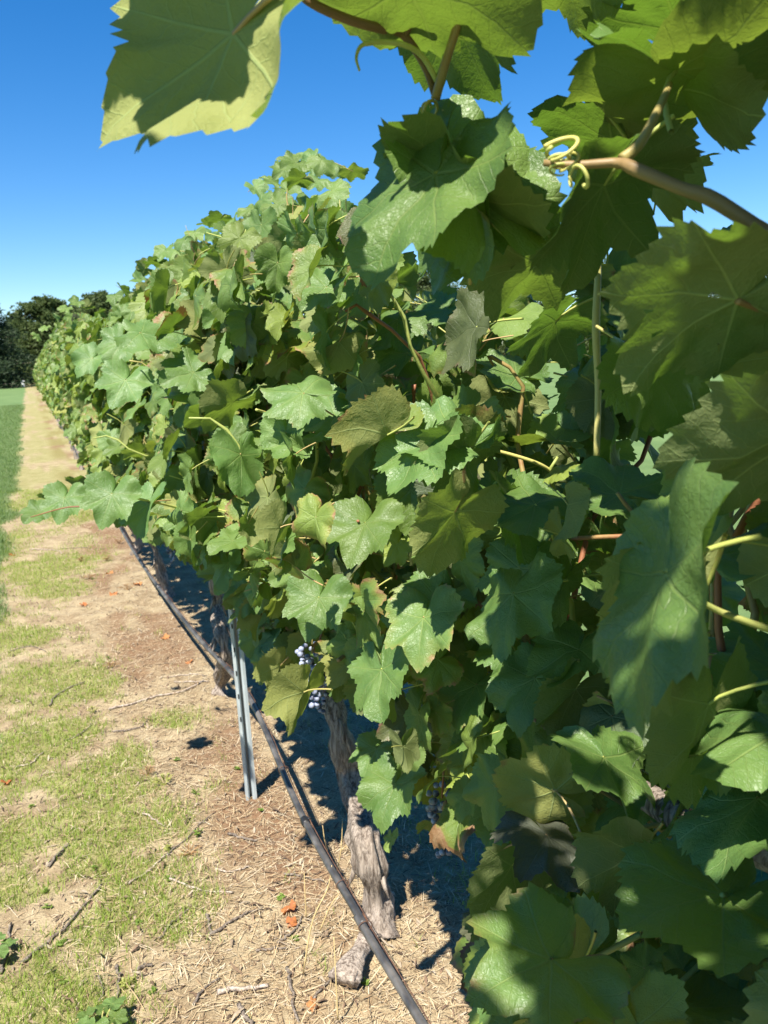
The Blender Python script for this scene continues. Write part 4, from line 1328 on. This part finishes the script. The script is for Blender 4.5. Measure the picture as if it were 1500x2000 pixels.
WEED_Y = make_scatter_material('weed_yellow', [(.30, .34, .07), (.40, .42, .11), (.50, .50, .20)], .6, (.5, .5, .1))
WEED_G = make_scatter_material('weed_green', [(.14, .24, .04), (.20, .31, .06), (.26, .36, .09)], .6, (.4, .5, .06))
WEED_B = make_scatter_material('weed_dead', [(.22, .12, .05), (.36, .21, .09), (.45, .29, .14)], .8)
def weed(px, py, R, hgt, mat, label, group=None, n=60, seed=0, name='weed', lf=.006):
    g = np.random.default_rng(seed)
    p = pix_ground(px, py); z0 = float(land_z(p[0], p[1]))
    root = empty(name, (p[0], p[1], z0))
    tag(root, label, 'weed', group)
    stems = []; leaves = []; rn = []
    for i in range(max(6, n//6)):
        a = g.random()*6.28; q = g.random()**.6
        s = np.linspace(0, 1, 5)
        P = np.stack([math.cos(a)*R*q*s, math.sin(a)*R*q*s, hgt*(1-.5*q)*np.sin(s*1.5)-.003], 1)
        stems.append(tube(P, .0009, 4, False))
        for t in range(6):
            f = .35+.65*(t+1)/6; c = P[0]*(1-f)+P[-1]*f; c[2] = np.interp(f, s, P[:, 2])+.001
            for sd in (-1, 1):
                d = g.normal(0, 1, 3); d[2] = abs(d[2])*.4; d /= np.linalg.norm(d)
                e = np.cross(d, [0, 0, 1.0]); e /= np.linalg.norm(e); l = lf*g.uniform(.6, 1.4)
                up = np.array([0, 0, l*.15])
                leaves.append(np.array([c, c+d*l*.5+e*l*.38+up, c+d*l, c+d*l*.5-e*l*.38+up])); rn.append(g.random())
    V, T = join(stems)
    link('stems', mesh_from('stems', V, T, None, {'rnd': np.full(len(V), .5)}, (mat,)), root)
    V = np.concatenate(leaves); Q = np.arange(len(V)).reshape(-1, 4)
    link('leaflets', mesh_from('leaflets', V, Q, None, {'rnd': np.repeat(rn, 4)}, (mat,), None, False), root)
weed(182, 1386, .028, .035, WEED_Y, 'round pale yellow weed tuft beside the long pale cutting', n=70, seed=1)
weed(322, 1528, .045, .05, WEED_Y, 'spreading pale yellow weed next to a dead brown tuft', n=110, seed=2)
weed(250, 1918, .028, .03, WEED_Y, 'compact pale yellow weed next to the black curled stub', n=70, seed=3)
weed(288, 1515, .035, .045, WEED_B, 'dead brown weed tuft beside the spreading pale yellow weed', n=80, seed=4, lf=.004)
weed(368, 1662, .045, .03, WEED_B, 'low dead brown weed mat between green sprouts', n=120, seed=5, lf=.004)
weed(388, 1628, .022, .03, WEED_G, 'small fresh green weed beside the dead brown mat', n=50, seed=6)
weed(330, 1655, .02, .02, WEED_Y, 'tiny yellow weed touching the dead brown mat', n=30, seed=7)
weed(385, 1545, .03, .015, WEED_G, 'flat green weed close to the foot of the steel post', n=40, seed=8)
weed(510, 1580, .012, .015, WEED_G, 'tiny green weed right in front of the steel post', n=16, seed=9)
for i, (px, py) in enumerate(((120, 1910), (90, 1770), (185, 1700), (330, 1720), (575, 1825), (120, 1840), (270, 1800), (465, 1500), (345, 1480), (60, 1580), (712, 1690), (712, 1910), (300, 1935), (550, 1745), (180, 1130), (150, 1290), (210, 1280), (90, 1740))):
    weed(px, py, random.uniform(.010, .020), .014, WEED_G, 'tiny low green seedling on the bare strip', 'seedlings on the strip', 22, 20+i)
weed(215, 1300, .05, .03, WEED_B, 'dry rusty weed mat by the far orange leaves', n=120, seed=60, lf=.005)
for i, (px, py, R) in enumerate(((210, 1095, .06), (160, 1095, .05), (175, 1130, .06), (232, 1060, .06), (250, 1150, .08))):
    weed(px, py, R, .05, WEED_B, 'dead rusty weed clump along the edge of the shaded strip', 'dead weed clumps', 100, 70+i, lf=.006)

def leafy_weed(px, py, S, n, label, seed):
    g = np.random.default_rng(seed); p = pix_ground(px, py)
    root = empty('leafy_weed', (p[0], p[1], float(land_z(p[0], p[1]))))
    tag(root, label, 'weed')
    for i in range(n):
        a = i/n*6.28+g.random()*.6
        base = np.array([0, 0, 0.0]); tipv = np.array([math.cos(a)*S*.7, math.sin(a)*S*.7, S*(.75+.4*g.random())])
        V, T = tube(spline([base, tipv*.5+[0, 0, .012], tipv], 6), .0013, 5)
        link('stalk', mesh_from('stalk', V, T, None, None, (CANE_GREEN,)), root)
        M = frame(np.array([math.cos(a), math.sin(a), -.15]), np.array([math.cos(a)*.2, math.sin(a)*.2, 1.0]), tipv, S*g.uniform(.8, 1.1))
        o = bpy.data.objects.new('leaf', LM['mid'][(0, 5, 9)[i % 3]]); coll.objects.link(o); o.parent = root
        o.matrix_basis = Matrix(M.tolist()); o.color = (0, .1, 0, 1)
leafy_weed(196, 2012, .055, 6, 'broad-leaved dark green weed rosette on the strip', 5)
leafy_weed(-6, 1868, .045, 5, 'small broad-leaved green weed on the edge of the bare strip', 6)

STALK = make_stem_material('dry_stalk', (.55, .42, .20), (.48, .34, .15))
def dry_stalk(pts, label):
    P = np.array([pix(px, py, d) for px, py, d in pts]); P = spline(P, 12)
    b = P[0].copy()
    V, T = tube(P-b, np.linspace(.0022, .0010, 12), 5)
    o = link('dry_stalk', mesh_from('dry_stalk', V, T, None, None, (STALK,))); o.location = b
    tag(o, label, 'stalk', 'dry grass stalks by the hose')
def gdepth(px, py): return float((pix_ground(px, py)-EYE) @ FW)
for a, b in (((592, 1900), [(610, 1800), (640, 1735), (648, 1690)]), ((625, 1815), [(645, 1770), (662, 1745)]), ((655, 1710), [(666, 1660), (669, 1600)]), ((664, 1662), [(678, 1650), (688, 1642)]),
             ((640, 1660), [(634, 1640), (630, 1612)]), ((598, 1790), [(596, 1750), (594, 1705)]), ((660, 1990), [(656, 1910), (652, 1830)])):
    d = gdepth(*a)
    dry_stalk([(a[0], a[1]+2, d)]+[(x, y, d-.02) for x, y in b], 'slender straw-yellow grass stalk standing beside the drip hose')

# white marker far off
p = EYE + (pix(45, 752, 1.0)-EYE)*70
V, T = join([box((0, 0, .25), (.22, .10, .5)), box((0, 0, .54), (.28, .14, .06))])
N = NT('white_paint'); N.set(color=(.75, .75, .73), rough=.6)
o = link('field_marker', mesh_from('field_marker', V, T, None, None, (N.m,), None, False)); o.location = (p[0], p[1], float(ground_z(0, p[1]))-.02)
tag(o, 'small white marker post at the foot of the far conifer', 'marker')
